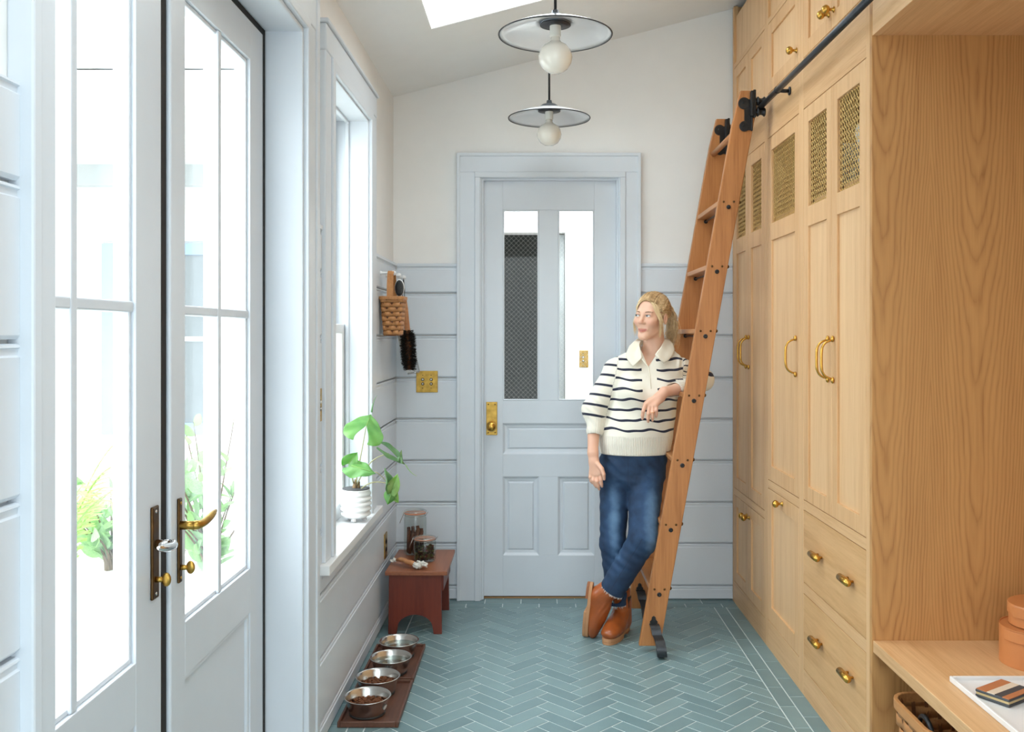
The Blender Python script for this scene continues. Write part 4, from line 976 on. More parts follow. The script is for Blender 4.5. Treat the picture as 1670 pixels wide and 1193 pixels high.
# ------------------------------------------------------------ potted plant on the sill
pp = P(582, 852, 3.96); PX, PY, PZ = -0.765, 3.965, WZ0+0.0045
pot = thing('potted_plant', (PX, PY, PZ), 'leafy green plant in a white ribbed pot on the window sill', 'plant')
prof = [(0,0.014),(0.045,0.014),(0.052,0.018)]
for k in range(5):
    z0 = 0.02+k*0.0215; R = 0.060+0.004*math.sin(math.pi*(k+0.5)/5)
    prof += [(R-0.005,z0),(R+0.0025,z0+0.006),(R+0.003,z0+0.012),(R-0.004,z0+0.0205)]
prof += [(0.060,0.130),(0.058,0.135),(0.054,0.133),(0.053,0.115),(0,0.115)]
MB().lathe(prof, (PX,PY,PZ), 44).build('pot', M['white'], pot, smooth=True)
for a in (0.4, 2.5, 4.6): MB().lathe([(0.012,0.016),(0.011,0.0),(0,0)], (PX+0.035*math.cos(a),PY+0.035*math.sin(a),PZ), 12).build('pot_foot', M['white'], pot, smooth=True)
MB().lathe([(0.0525,0.1345),(0.0585,0.1355),(0.0585,0.1385),(0.0525,0.1385)], (PX,PY,PZ), 40).build('inner_pot', plain('dark_liner', (0.06,0.06,0.065), 0.6), pot, smooth=True)
m = MB().lathe([(0,0.126),(0.0535,0.124),(0.0535,0.12),(0,0.12)], (PX,PY,PZ), 30); random.seed(3)
for k in range(60):
    a = random.uniform(0,6.28); rr = 0.048*math.sqrt(random.random()); m.sphere((PX+rr*math.cos(a),PY+rr*math.sin(a),PZ+0.126), (0.006,0.005,0.004), 6, 4)
m.build('soil', plain('potting_soil', (0.10,0.075,0.05), 0.9, var=0.4, vscale=60), pot)
def leaf_mat(name, c1, c2, trans=0.35):
    m, nt, bs = nodes(name); v = texco(nt); nz = noise(nt, v, 18, 4)
    nt.links.new(ramp(nt, nz, [(0.3, c1), (0.7, c2)]), bs.inputs['Base Color']); bs.inputs['Roughness'].default_value = 0.38
    tl = N(nt, 'ShaderNodeBsdfTranslucent'); tl.inputs[0].default_value = (c2[0]*1.2, min(1, c2[1]*1.5), c2[2]*0.7, 1)
    mx = N(nt, 'ShaderNodeMixShader'); mx.inputs[0].default_value = trans; out = nt.nodes['Material Output']
    nt.links.new(bs.outputs[0], mx.inputs[1]); nt.links.new(tl.outputs[0], mx.inputs[2]); nt.links.new(mx.outputs[0], out.inputs[0]); return m
LG = leaf_mat('fresh_green_leaf', srgb(94,146,82), srgb(136,184,108)); LD = leaf_mat('deep_green_leaf', srgb(92,134,94), srgb(130,168,124), 0.25); LY = leaf_mat('light_green_leaf', srgb(132,170,98), srgb(172,200,132), 0.4)
def arrow_leaf(base, tip, nrm, width, fold, mat, lobe=0.42, curl=0.1):
    # heart/arrow shaped blade; base = where the stalk meets it, lobes reach back past it
    base, tip = Vector(base), Vector(tip); ax = tip-base; L = ax.length; ax.normalize(); nrm = Vector(nrm); nrm = (nrm-ax*nrm.dot(ax)).normalized(); sd = ax.cross(nrm)
    m = MB(); rows = 15; cols = 5
    def pt(i, s):
        t = i/(rows-1); # 0 lobe end .. 1 tip
        d = -lobe*L+(1+lobe)*L*t
        w = width*(math.sin(math.pi*min(1, (t*0.93+0.10))**0.75)**0.85)*(1 if t < 0.97 else 0.25)
        inner = 0.0
        if d < 0: inner = 0.55*w*(-d/(lobe*L))
        u = lerp(inner, w, abs(s))
        z = fold*u-curl*(d/L)**2*L*0.5+0.006*math.sin(d*90+abs(s)*3)*abs(s)
        return base+ax*d+sd*(u*(1 if s >= 0 else -1))+nrm*z
    for sg in (-1, 1):
        b = len(m.v)
        for i in range(rows):
            for c in range(cols): m.v.append(tuple(pt(i, sg*max(c/(cols-1), 1e-4))))
        for i in range(rows-1):
            for c in range(cols-1):
                a = b+i*cols+c; m.f.append((a, a+1, a+cols+1, a+cols)); m.m.append(0)
    lf = m.build('leaf', mat, pot, smooth=True)
    md = lf.modifiers.new('solid', 'SOLIDIFY'); md.thickness = 0.0012
    md = lf.modifiers.new('sub', 'SUBSURF'); md.levels = 1; md.render_levels = 1
    rb = MB().tube([base+nrm*0.0012, base.lerp(tip, 0.5)+nrm*(0.0012-curl*L*0.12), tip+nrm*(0.0005-curl*L*0.5)], [0.0018,0.0013,0.0004], 6)
    rb.build('midrib', LY, lf, smooth=True)
def stalk(pts, r0=0.0035, r1=0.002):
    n = len(pts)-1
    MB().tube(pts, [lerp(r0, r1, i/n) for i in range(n+1)], 8).build('stalk', plain('pale_stalk', srgb(176,170,130), 0.5, var=0.1) if 'stk' not in M else M['stk'], pot, smooth=True)
    M['stk'] = bpy.data.materials['pale_stalk']
so = Vector((PX-0.005, PY, PZ+0.12))
for k, (dx, dy) in enumerate(((0,0),(0.014,0.006),(-0.008,0.004))): MB().tube([so+Vector((dx,dy,0)), so+Vector((dx*0.8+0.004,dy,0.055-0.01*k))], [0.0075,0.006], 8).build('trunk', plain('brown_trunk', srgb(130,104,74), 0.8, var=0.3) if 'trk' not in M else M['trk'], pot, smooth=True); M['trk'] = bpy.data.materials['brown_trunk']
p1 = P(597, 695, 3.95); stalk(bez(so+Vector((0.004,0,0.03)), so+Vector((0.01,-0.01,0.09)), P(590,740,3.95), p1, 10))
arrow_leaf(p1, P(606, 672, 4.02), (0.25,-0.9,0.45), 0.088, -0.25, LG, 0.9, 0.3)
tipc = P(606, 672, 4.02); MB().tube(bez(tipc, P(607,660,4.02), P(610,652,4.02), P(615,644,4.02), 8), [0.004,0.004,0.003,0.003,0.002,0.002,0.0015,0.001,0.0006], 6).build('leaf_tip', LD, pot, smooth=True)
p2 = P(570, 757, 3.90); stalk(bez(so+Vector((-0.005,0,0.04)), so+Vector((-0.01,-0.02,0.06)), P(576,770,3.90), p2, 8))
arrow_leaf(P(568,756,3.90), P(583,737,3.92), (0.3,-0.8,0.3), 0.035, 0.35, LG, 0.35, 0.1)
arrow_leaf(P(573,759,3.89), P(612,769,3.86), (0.1,-0.75,0.75), 0.048, -0.30, LG, 0.3, 0.2)
stalk(bez(so+Vector((0.008,0,0.03)), P(600,750,3.95), P(612,745,3.97), P(634,739,3.99), 10), 0.003, 0.002)
arrow_leaf(P(650,748,4.0), P(661,757,4.02), (0.45,-0.8,0.35), 0.030, 0.3, LD, 2.6, 0.15)
arrow_leaf(P(652,750,4.0), P(655,733,4.01), (0.5,-0.8,0.1), 0.012, 0.2, LD, 0.3, 0.1)
MB().tube(bez(P(661,757,4.02), P(665,764,4.02), P(670,772,4.02), P(680,776,4.02), 8), [0.002,0.002,0.0017,0.0015,0.0013,0.0011,0.001,0.0008,0.0006], 6).build('leaf_tip', LY, pot, smooth=True)
stalk(bez(so+Vector((0.01,0,0.0)), P(600,785,3.93), P(612,782,3.94), P(636,789,3.95), 10), 0.003, 0.002)
stalk(bez(P(612,769,3.88), P(620,773,3.90), P(626,779,3.92), P(630,786,3.94), 8), 0.002, 0.0015)
arrow_leaf(P(632,800,3.95), P(630,763,3.93), (0.9,-0.4,0.1), 0.030, 0.5, LD, 0.15, 0.1)
arrow_leaf(P(637,803,3.95), P(649,772,3.97), (0.35,-0.9,0.1), 0.030, 0.3, LY, 0.12, 0.1)
arrow_leaf(P(638,805,3.95), P(632,823,3.94), (0.3,-0.9,0.2), 0.028, -0.4, LG, 0.3, 0.2)
arrow_leaf(P(640,802,3.95), P(650,820,3.97), (0.2,-0.9,0.2), 0.024, -0.4, LY, 0.3, 0.2)

# ------------------------------------------------------------ things on and under the bench
ZB = 0.4695
leather = plain('tan_bentwood', srgb(206,132,78), 0.42, var=0.08, vscale=6, bmp=0.06, bscale=120)
def bentbox(c, rx, ry, h, label, lid):
    x, y, z = c; b = thing('bentwood_box', c, label, 'box', 'tan bentwood boxes on the bench')
    MB().lathe([(0,0),(1.0,0),(1.0,h-0.0005),(0.985,h-0.0005),(0.98,h-0.003),(0,h-0.003)], c, 56, sx=rx, sy=ry).build('box_wall', leather, b, autosmooth=40)
    if lid:
        MB().lathe([(0,h),(1.015,h),(1.03,h-0.003),(1.03,h-lid),(1.012,h-lid),(1.012,h-0.004),(0,h-0.004)], c, 56, sx=rx, sy=ry).build('lid_band', leather, b, autosmooth=40)
    # overlapping strap end with peg on the side facing the room
    a0, a1 = math.radians(188), math.radians(232); m = MB(); nn = 8; vs = []
    zt, zb = (h-0.004, h-max(lid, 0.034)) 
    for i in range(nn+1):
        a = lerp(a0, a1, i/nn)
        for s_, zz in ((1.036, zb), (1.036, zt), (1.05, zt), (1.05, zb)): vs.append((x+rx*s_*math.cos(a), y+ry*s_*math.sin(a), z+zz))
    fs = [(0,1,2,3), (nn*4+3,nn*4+2,nn*4+1,nn*4)]
    for i in range(nn):
        for k in range(4): fs.append((i*4+k, i*4+(k+1)%4, i*4+4+(k+1)%4, i*4+4+k))
    m._add(vs, fs).build('strap', leather, b, bevel=0.001)
    a = a1+0.02; bx(x+rx*1.03*math.cos(a)-0.004, x+rx*1.03*math.cos(a)+0.004, y+ry*1.03*math.sin(a)-0.004, y+ry*1.03*math.sin(a)+0.004, z+zb, z+zt).build('strap_peg', wicker_d, b)
    return b
bentbox((1.535, 2.735, ZB), 0.140, 0.115, 0.112, 'large tan bentwood box on the bench seat', 0.0)
bentbox((1.545, 2.745, ZB+0.1125), 0.118, 0.098, 0.062, 'smaller lidded tan bentwood box stacked on the large one', 0.03)
tr = thing('serving_tray', (1.33, 2.42, ZB), 'white rectangular tray on the oak bench', 'tray')
tx0, tx1, ty0, ty1 = 1.172, 1.52, 2.18, 2.592
bx(tx0+0.002, tx1-0.002, ty0+0.002, ty1-0.002, ZB+0.0003, ZB+0.006).build('tray_base', M['white'], tr)
for a, b, c, d in ((tx0, tx0+0.008, ty0, ty1), (tx1-0.008, tx1, ty0, ty1), (tx0+0.0082, tx1-0.0082, ty0, ty0+0.008), (tx0+0.0082, tx1-0.0082, ty1-0.008, ty1)): bx(a, b, c, d, ZB+0.0003, ZB+0.016).build('tray_lip', M['white'], tr, bevel=0.002)
wl_ = thing('zip_wallet', (1.262, 2.462, ZB+0.0065), 'zipped leather wallet with tan, cream and charcoal stripes on the tray', 'wallet', rot=(0,0,math.radians(-57)))
char = plain('charcoal_leather', srgb(70,72,76), 0.55, bmp=0.1, bscale=200); tan = plain('tan_leather', srgb(190,120,78), 0.5, bmp=0.1, bscale=200); cream = plain('cream_leather', srgb(226,208,186), 0.55, bmp=0.1, bscale=200)
WX, WYY = 0.047, 0.062
bx(-WX, WX, -WYY, WYY, 0, 0.0085).build('wallet_back', char, wl_, bevel=0.003, local=True); bx(-WX+0.002, WX-0.002, -WYY+0.002, WYY-0.002, 0.008, 0.0145).build('zip_tape', plain('gold_zip', srgb(214,190,140), 0.4, 0.3), wl_, local=True)
bx(-WX, WX, -WYY, WYY, 0.014, 0.0215).build('wallet_front', char, wl_, bevel=0.003, local=True)
for (a, b, mt) in ((-WX+0.002, -0.016, tan), (-0.0158, 0.006, cream), (0.0062, 0.026, char), (0.0262, WX-0.002, tan)):
    bx(a, b, -WYY+0.002, WYY-0.002, 0.0205, 0.0228).build('leather_stripe', mt, wl_, local=True, bevel=0.0006)
gb = thing('stoneware_bowl', (1.352, 2.405, ZB+0.0065), 'dark grey stoneware bowl on the white tray', 'bowl')
MB().lathe([(0,0),(0.026,0),(0.028,0.004),(0.040,0.02),(0.049,0.045),(0.0515,0.068),(0.0505,0.0705),(0.0485,0.069),(0.046,0.046),(0.037,0.022),(0.02,0.009),(0,0.008)], (1.352,2.405,ZB+0.0065), 44).build('bowl_body', plain('grey_stoneware', srgb(106,116,124), 0.5, var=0.15, vscale=60, bmp=0.1), gb, smooth=True)
MB().lathe([(0.0265,-0.0002),(0.0285,0.004),(0.0385,0.0175),(0.0395,0.0185),(0.0393,0.0187)], (1.352,2.405,ZB+0.0066), 44).build('unglazed_foot', plain('raw_clay', srgb(214,190,176), 0.8), gb, smooth=True)
fb = thing('floor_basket', (1.30, 2.63, 0), 'woven splint basket on the floor under the bench', 'basket')
basket(fb, (1.295, 2.635, 0.0), 0.215, 0.155, 0.362, 0.88, 10, 34, 0.06, 0.03)
MB().tube(bez((1.10,2.53,0.33),(1.09,2.52,0.39),(1.09,2.60,0.40),(1.10,2.62,0.33), 10), 0.007, 8).build('handle', M['iron'], fb, smooth=True)
# ------------------------------------------------------------ the woman leaning on the ladder
class Field:
    def __init__(s, lo, hi, h):
        s.h = h; s.lo = np.array(lo, dtype=np.float64); s.n = [int(math.ceil((hi[i]-lo[i])/h))+1 for i in range(3)]
        s.f = np.full(s.n, 0.5, dtype=np.float32)
        s.ax = [s.lo[i]+h*np.arange(s.n[i]) for i in range(3)]
    def sl(s, blo, bhi):
        r = []
        for i in range(3):
            a = max(0, int((blo[i]-s.lo[i])/s.h)); b = min(s.n[i], int((bhi[i]-s.lo[i])/s.h)+2)
            if b <= a: return None
            r.append(slice(a, b))
        return tuple(r)
    def grid(s, r): return [s.ax[0][r[0]][:,None,None], s.ax[1][r[1]][None,:,None], s.ax[2][r[2]][None,None,:]]
    def add(s, fn, blo, bhi, k=0.01, op='u'):
        m = k+0.012; r = s.sl([b-m for b in blo], [b+m for b in bhi])
        if r is None: return
        d = fn(*s.grid(r)).astype(np.float32); a = s.f[r]
        if op == 'u':
            hh = np.clip(0.5+0.5*(d-a)/k, 0, 1); s.f[r] = d*(1-hh)+a*hh-k*hh*(1-hh)
        elif op == 's':     # smooth subtraction
            hh = np.clip(0.5-0.5*(a+d)/k, 0, 1); s.f[r] = a*(1-hh)-d*hh+k*hh*(1-hh)
    def cap(s, a, b, ra, rb=None, k=0.01, flat=None, op='u'):
        a = np.array(a, float); b = np.array(b, float); rb = ra if rb is None else rb; ab = b-a; L2 = float(ab@ab)+1e-12
        if flat: fn_ = np.array(flat[0], float); fn_ /= np.linalg.norm(fn_)
        def fn(x, y, z):
            px, py, pz = x-a[0], y-a[1], z-a[2]
            t = np.clip((px*ab[0]+py*ab[1]+pz*ab[2])/L2, 0, 1)
            qx, qy, qz = px-t*ab[0], py-t*ab[1], pz-t*ab[2]
            if flat:
                c = qx*fn_[0]+qy*fn_[1]+qz*fn_[2]; e = c*(1/flat[1]-1)
                qx, qy, qz = qx+fn_[0]*e, qy+fn_[1]*e, qz+fn_[2]*e
            return (np.sqrt(qx*qx+qy*qy+qz*qz)-(ra+(rb-ra)*t))*(flat[1] if flat and flat[1] < 1 else 1)
        R = max(ra, rb)*(max(1, flat[1]) if flat else 1)
        s.add(fn, np.minimum(a, b)-R, np.maximum(a, b)+R, k, op)
    def ell(s, c, r, k=0.01, R=None, op='u'):
        c = np.array(c, float); r = np.array(r, float); R = np.eye(3) if R is None else np.array(R, float)
        def fn(x, y, z):
            p = [x-c[0], y-c[1], z-c[2]]
            q = [(R[0,i]*p[0]+R[1,i]*p[1]+R[2,i]*p[2]) for i in range(3)]
            k0 = np.sqrt(sum((q[i]/r[i])**2 for i in range(3))); k1 = np.sqrt(sum((q[i]/r[i]**2)**2 for i in range(3)))+1e-9
            return k0*(k0-1)/k1
        m = max(r); s.add(fn, c-m, c+m, k, op)
    def loft(s, secs, k=0.01, op='u'):
        # secs: (z, cx, cy, a, b) sorted by z
        S_ = np.array(secs, float)
        def fn(x, y, z):
            zz = np.clip(z, S_[0,0], S_[-1,0]); g = lambda i: np.interp(zz, S_[:,0], S_[:,i])
            a, b = g(3), g(4); dx, dy = (x-g(1)), (y-g(2))
            e = np.sqrt((dx/a)**2+(dy/b)**2); d = (e-1)*np.minimum(a, b)
            dz = np.maximum(S_[0,0]-z, z-S_[-1,0])
            return np.where(dz > 0, np.sqrt(np.maximum(d, 0)**2+dz**2), d)+0*x
        A = S_[:,3].max(); B = S_[:,4].max()
        s.add(fn, (S_[:,1].min()-A, S_[:,2].min()-B, S_[0,0]), (S_[:,1].max()+A, S_[:,2].max()+B, S_[-1,0]), k, op)
    def mesh(s):
        f = s.f; ins = f < 0; nx, ny, nz = f.shape
        c = np.zeros((nx-1,ny-1,nz-1), dtype=np.uint8)
        for i in (0,1):
            for j in (0,1):
                for k in (0,1): c += ins[i:nx-1+i, j:ny-1+j, k:nz-1+k]
        act = (c > 0) & (c < 8); idx = np.full(act.shape, -1, dtype=np.int64); I = np.argwhere(act); idx[act] = np.arange(len(I))
        acc = np.zeros((len(I),3)); num = np.zeros(len(I))
        cor = [(i,j,k) for i in (0,1) for j in (0,1) for k in (0,1)]
        for A in cor:
            for ax in range(3):
                if A[ax] == 1: continue
                B = list(A); B[ax] = 1
                fa = f[I[:,0]+A[0], I[:,1]+A[1], I[:,2]+A[2]].astype(float); fb = f[I[:,0]+B[0], I[:,1]+B[1], I[:,2]+B[2]].astype(float)
                m = (fa < 0) != (fb < 0); t = np.where(m, fa/(fa-fb+1e-20), 0)
                p = np.array(A, float)[None,:]+np.zeros((len(I),3)); p[:,ax] += t
                acc[m] += p[m]; num[m] += 1
        V = (I+acc/num[:,None])*s.h+s.lo
        F = []
        for ax in range(3):
            u, w = [(1,2),(2,0),(0,1)][ax]
            sa = [slice(None)]*3; sb = [slice(None)]*3; sa[ax] = slice(0,-1); sb[ax] = slice(1,None)
            ch = ins[tuple(sa)] != ins[tuple(sb)]; E = np.argwhere(ch)
            E = E[(E[:,u] > 0) & (E[:,w] > 0) & (E[:,u] < f.shape[u]-1) & (E[:,w] < f.shape[w]-1)]
            def cell(du, dw):
                q = E.copy(); q[:,u] -= du; q[:,w] -= dw; return idx[q[:,0], q[:,1], q[:,2]]
            q = np.stack([cell(1,1), cell(0,1), cell(0,0), cell(1,0)], 1)
            fl = ins[E[:,0], E[:,1], E[:,2]]; q[~fl] = q[~fl][:, ::-1]
            F.append(q)
        F = np.concatenate(F); F = F[(F >= 0).all(1)]
        return V, F
def relax(V, F, it=1, lam=0.5):
    n = len(V)
    for _ in range(it):
        s_ = np.zeros_like(V); c = np.zeros(n)
        for a in range(4):
            b = (a+1) % 4
            for p, q in ((a,b),(b,a)):
                np.add.at(s_, F[:,p], V[F[:,q]]); np.add.at(c, F[:,p], 1)
        V = V+lam*(s_/c[:,None]-V)
    return V
def np_obj(name, V, F, mat, parent, attrs=None, cols=None):
    me = bpy.data.meshes.new(name); off = root_loc(parent); V2 = V-np.array(off)
    me.vertices.add(len(V2)); me.vertices.foreach_set('co', V2.astype(np.float32).ravel())
    me.loops.add(F.size); me.loops.foreach_set('vertex_index', F.astype(np.int32).ravel())
    me.polygons.add(len(F)); me.polygons.foreach_set('loop_start', np.arange(0, F.size, 4, dtype=np.int32)); me.polygons.foreach_set('loop_total', np.full(len(F), 4, dtype=np.int32))
    me.update(calc_edges=True); me.validate()
    me.polygons.foreach_set('use_smooth', [True]*len(me.polygons))
    for nm, a in (attrs or {}).items():
        at = me.attributes.new(nm, 'FLOAT', 'POINT'); at.data.foreach_set('value', a.astype(np.float32))
    for nm, a in (cols or {}).items():
        at = me.attributes.new(nm, 'FLOAT_COLOR', 'POINT'); at.data.foreach_set('color', np.concatenate([a, np.ones((len(a),1))], 1).astype(np.float32).ravel())
    for m_ in (mat if isinstance(mat, list) else [mat]): me.materials.append(m_)
    o = bpy.data.objects.new(name, me); COL.objects.link(o); o.parent = parent
    return o
def attr(nt, nm, out='Fac'):
    a = N(nt, 'ShaderNodeAttribute'); a.attribute_name = nm; return a.outputs[out]
A3 = lambda v: np.array(v, float)
def press(fld):      # whatever leans on a ladder tread is flattened against it (1 mm pressed in)
    for k in range(7):
        z = 0.286+0.293*k; xc = stile_x(z); c = A3((xc, (YN_+YFAR)/2, z)); e = A3((HWX-0.004, (YFAR-YN_)/2, 0.010))
        def fn(x, y, z_):
            return np.maximum(np.maximum(np.abs(x-c[0])-e[0], np.abs(y-c[1])-e[1]), np.abs(z_-c[2])-e[2])
        fld.add(fn, c-e, c+e, 0.004, 's')
person = thing('person', (0.44, 4.42, 0), 'woman in a striped sweater, blue jeans and tan boots leaning on the ladder', 'person')

# ---- head frame
HS = 0.94; HC = A3(P(1062.5, 516, 4.42)); HC[1] = 4.425
ya, ro, pi_ = math.radians(-37), math.radians(4), math.radians(2)
HR = np.array((Matrix.Rotation(ro, 3, 'Y') @ Matrix.Rotation(ya, 3, 'Z') @ Matrix.Rotation(pi_, 3, 'X')))
def H(x, y, z): return HC+HR@(A3((x, y, z))*HS)
B = Field((0.20, 4.17, 0.22), (0.95, 4.64, 1.665), 0.003)
HRl = HR
def he(c, r, k=0.01, op='u'): B.ell(H(*c), A3(r)*HS, k, HRl, op)
def hc(a, b, ra, rb=None, k=0.008, op='u', flat=None):
    B.cap(H(*a), H(*b), ra*HS, (ra if rb is None else rb)*HS, k, (HR@A3(flat[0]), flat[1]) if flat else None, op)
he((0,0.020,0.036), (0.073,0.092,0.080), 0.005)
he((0,-0.024,-0.010), (0.062,0.068,0.078), 0.02)
he((0,-0.034,-0.062), (0.043,0.050,0.046), 0.022)
hc((-0.006,-0.076,-0.101), (0.006,-0.076,-0.101), 0.0150, k=0.020)
for s_ in (-1, 1):
    he((s_*0.037,-0.060,-0.026), (0.024,0.026,0.022), 0.02)       # cheekbones
    hc((s_*0.044,-0.004,-0.066), (s_*0.014,-0.064,-0.100), 0.014, 0.013, 0.025)   # jaw line
    he((s_*0.031,-0.094,0.003), (0.017,0.014,0.010), 0.012, 's')    # sockets
    hc((s_*0.010,-0.0815,0.020), (s_*0.036,-0.070,0.022), 0.0080, 0.006, 0.016)  # brow ridge
    he((s_*0.031,-0.0730,0.003), (0.0150,0.0135,0.0115), 0.006)      # lids
    he((s_*0.077,0.010,-0.008), (0.008,0.017,0.030), 0.006); he((s_*0.083,0.004,-0.006), (0.005,0.009,0.016), 0.004, 's')
hc((0,-0.086,0.012), (0,-0.104,-0.026), 0.0075, 0.0105, 0.010)
he((0,-0.106,-0.029), (0.0115,0.010,0.009), 0.007)
for s_ in (-1, 1): he((s_*0.0115,-0.094,-0.033), (0.0085,0.009,0.007), 0.006)
for s_ in (-1, 1):
    hc((s_*0.024,-0.0775,-0.0645), (0,-0.0890,-0.0680), 0.0030, 0.0048, 0.008); hc((s_*0.021,-0.0775,-0.0690), (0,-0.0880,-0.0765), 0.0030, 0.0058, 0.008)
    hc((s_*0.025,-0.0835,-0.0665), (0,-0.0955,-0.0720), 0.0012, k=0.003, op='s')
# ---- neck, trunk (under the clothes), arms, legs
nb_ = A3(P(1068, 590, 4.46))
B.cap(H(0,0.024,-0.06), nb_, 0.049, 0.055, 0.02)
SR, SL = A3(P(1006, 604, 4.44)), A3(P(1112, 603, 4.48))
B.cap(nb_, SR, 0.040, 0.038, 0.03); B.cap(nb_, SL, 0.040, 0.038, 0.03)
B.cap(A3(P(1064, 603, 4.46)), A3(P(1048, 690, 4.45)), 0.105, 0.10, 0.03, ((0,1,0), 0.72))
B.cap(A3(P(1048, 690, 4.45)), A3(P(1036, 765, 4.46)), 0.10, 0.12, 0.03, ((0,1,0), 0.72))
ER, WR_ = A3(P(969, 662, 4.43)), A3(P(967, 738, 4.365))
EL, WL_ = A3(P(1147, 619, 4.50)), A3(P(1083, 639, 4.300))
CL = A3(P(1116, 630.5, 4.390)); CL1 = A3(P(1105, 634, 4.352))
B.cap(SR, ER, 0.040, 0.033, 0.02); B.cap(ER, WR_, 0.035, 0.0245, 0.012, ((0,1,0), 0.85))
B.cap(SL, EL, 0.040, 0.034, 0.02); B.cap(EL, CL1, 0.033, 0.0275, 0.012); B.cap(CL1, WL_, 0.0275, 0.0235, 0.012)
HIPR, KNR, ANR = A3(P(1003, 775, 4.46)), A3(P(999, 885, 4.41)), A3(P(1007, 975, 4.45))
HIPL, KNL, ANL = A3(P(1058, 775, 4.46)), A3(P(1048, 880, 4.28)), None
TD = Vector((-0.08, 0.12, -0.98)).normalized(); UD = Vector((0.86, -0.24, 0.10)); UD = (UD-TD*UD.dot(TD)).normalized(); TILT = math.radians(44)
TOE = Vector((0.236, 4.40, 0.008)); BORG = TOE-TD*0.214; BPV = BORG+TD*0.02+UD*0.065; SHD = (UD*math.cos(TILT)-TD*math.sin(TILT)).normalized(); ANL = A3(BPV)
for a, b, c in ((HIPR, KNR, ANR), (HIPL, KNL, ANL)): B.cap(a, b, 0.065, 0.045, 0.03); B.cap(b, c, 0.044, 0.031, 0.02)
# ---- her right hand, hanging by the thigh
def finger(pts, r, k=0.003):
    for i in range(len(pts)-1): B.cap(pts[i], pts[i+1], r[i], r[i+1], k)
d0 = 4.355
B.cap(WR_, A3(P(968.5, 752, 4.36)), 0.0235, 0.026, 0.012, ((0.45,1,0), 0.7))
for k_, (kx, ky) in enumerate(((963.5, 771), (968.5, 773.5), (974, 774), (979, 772))):
    dd = d0-0.012+0.010*(3-k_)*0.6
    B.cap(A3(P(966+k_*1.6, 750, 4.36)), A3(P(kx, ky, dd)), 0.0135, 0.0095, 0.010)
for (pts, r) in (([(963.5,771,4.365),(962.3,778,4.357),(964.0,784,4.362),(966.2,787.5,4.37)], [0.0088,0.0080,0.0074,0.0060]),
                 ([(968.5,773.5,4.36),(967.8,783,4.350),(970.2,790,4.358),(972.2,793.5,4.366)], [0.0092,0.0084,0.0077,0.0062]),
                 ([(974,774,4.355),(973.6,785,4.344),(975.6,793,4.352),(977.2,797.5,4.362)], [0.0094,0.0085,0.0078,0.0062]),
                 ([(979,772,4.350),(980.0,782,4.338),(981.0,789,4.344),(981.8,793,4.352)], [0.0092,0.0083,0.0076,0.0060]),
                 ([(973,754,4.35),(981,764,4.325),(984.5,773,4.318),(985.2,781,4.322)], [0.0130,0.0110,0.0092,0.0068])):
    finger([A3(P(*p)) for p in pts], r)
# ---- her left hand, drooping in front of the sweater
B.cap(WL_, A3(P(1076, 647, 4.288)), 0.0225, 0.025, 0.012)
for k_, (kx, ky) in enumerate(((1052.5, 660), (1059, 663), (1065, 662.5), (1070, 660))):
    B.cap(A3(P(1073+k_*2.0, 645+k_*1.5, 4.286)), A3(P(kx, ky, 4.262)), 0.0145, 0.0098, 0.011)
for (pts, r) in (([(1052.5,660,4.262),(1049.0,670,4.252),(1047.8,677,4.258),(1047.6,682.5,4.266)], [0.0095,0.0086,0.0078,0.0060]),
                 ([(1059,663,4.262),(1057.3,674,4.249),(1056.8,682,4.254),(1057.0,687.5,4.262)], [0.0097,0.0088,0.0080,0.0062]),
                 ([(1065,662.5,4.262),(1064.2,673,4.249),(1064.0,680,4.254),(1064.2,685,4.262)], [0.0095,0.0086,0.0078,0.0060]),
                 ([(1070,660,4.264),(1070.3,669,4.252),(1070.2,675,4.257),(1070.0,679.5,4.264)], [0.0088,0.0080,0.0072,0.0056]),
                 ([(1070,648,4.292),(1060,652,4.305),(1053.5,657,4.312),(1050,663,4.314)], [0.0135,0.0115,0.0095,0.0070])):
    finger([A3(P(*p)) for p in pts], r)
press(B); V, F = B.mesh(); V = relax(V, F, 1, 0.4)
# skin colours: lips, cheeks, brows by place on the face
Lc = ((V-HC)@HR)/HS
base = np.tile(A3(srgb(232,186,160)[:3]), (len(V),1))
def blend(mask, col):
    global base
    base = base*(1-mask[:,None])+A3(col)[None,:]*mask[:,None]
front = (Lc[:,1] < -0.03)&(np.abs(Lc[:,2]) < 0.13)
def gauss(c, s_): return np.exp(-(((Lc-A3(c))/A3(s_))**2).sum(1))*front
for s_ in (-1, 1): blend(0.55*gauss((s_*0.042,-0.066,-0.032), (0.018,0.03,0.015)), srgb(222,140,118)[:3])
blend(0.45*gauss((0,-0.106,-0.029), (0.012,0.02,0.010)), srgb(224,150,126)[:3])
mx_ = Lc[:,0]; zc_ = -0.0722+0.0062*(mx_/0.024)**2
prof_ = np.sqrt(np.maximum(0, 1-(mx_/0.0255)**2)); lz = (Lc[:,2]-zc_)/(0.0082*prof_+0.0008)
lipm = np.clip((1.25-np.abs(lz))/0.5, 0, 1)*front*(np.abs(mx_) < 0.0255)*(Lc[:,1] < -0.064)
blend(0.75*lipm, srgb(200,108,100)[:3])
dark = np.exp(-((Lc[:,2]-zc_)/0.0016)**2)*front*(np.abs(mx_) < 0.022)*(Lc[:,1] < -0.064)
blend(0.6*dark, srgb(128,58,54)[:3])
for s_ in (-1, 1): blend(0.30*gauss((s_*0.031,-0.086,0.003), (0.018,0.02,0.010)), srgb(190,138,116)[:3])
hnd = (V[:,2] < 1.2)
blend(0.25*hnd, srgb(224,160,136)[:3])
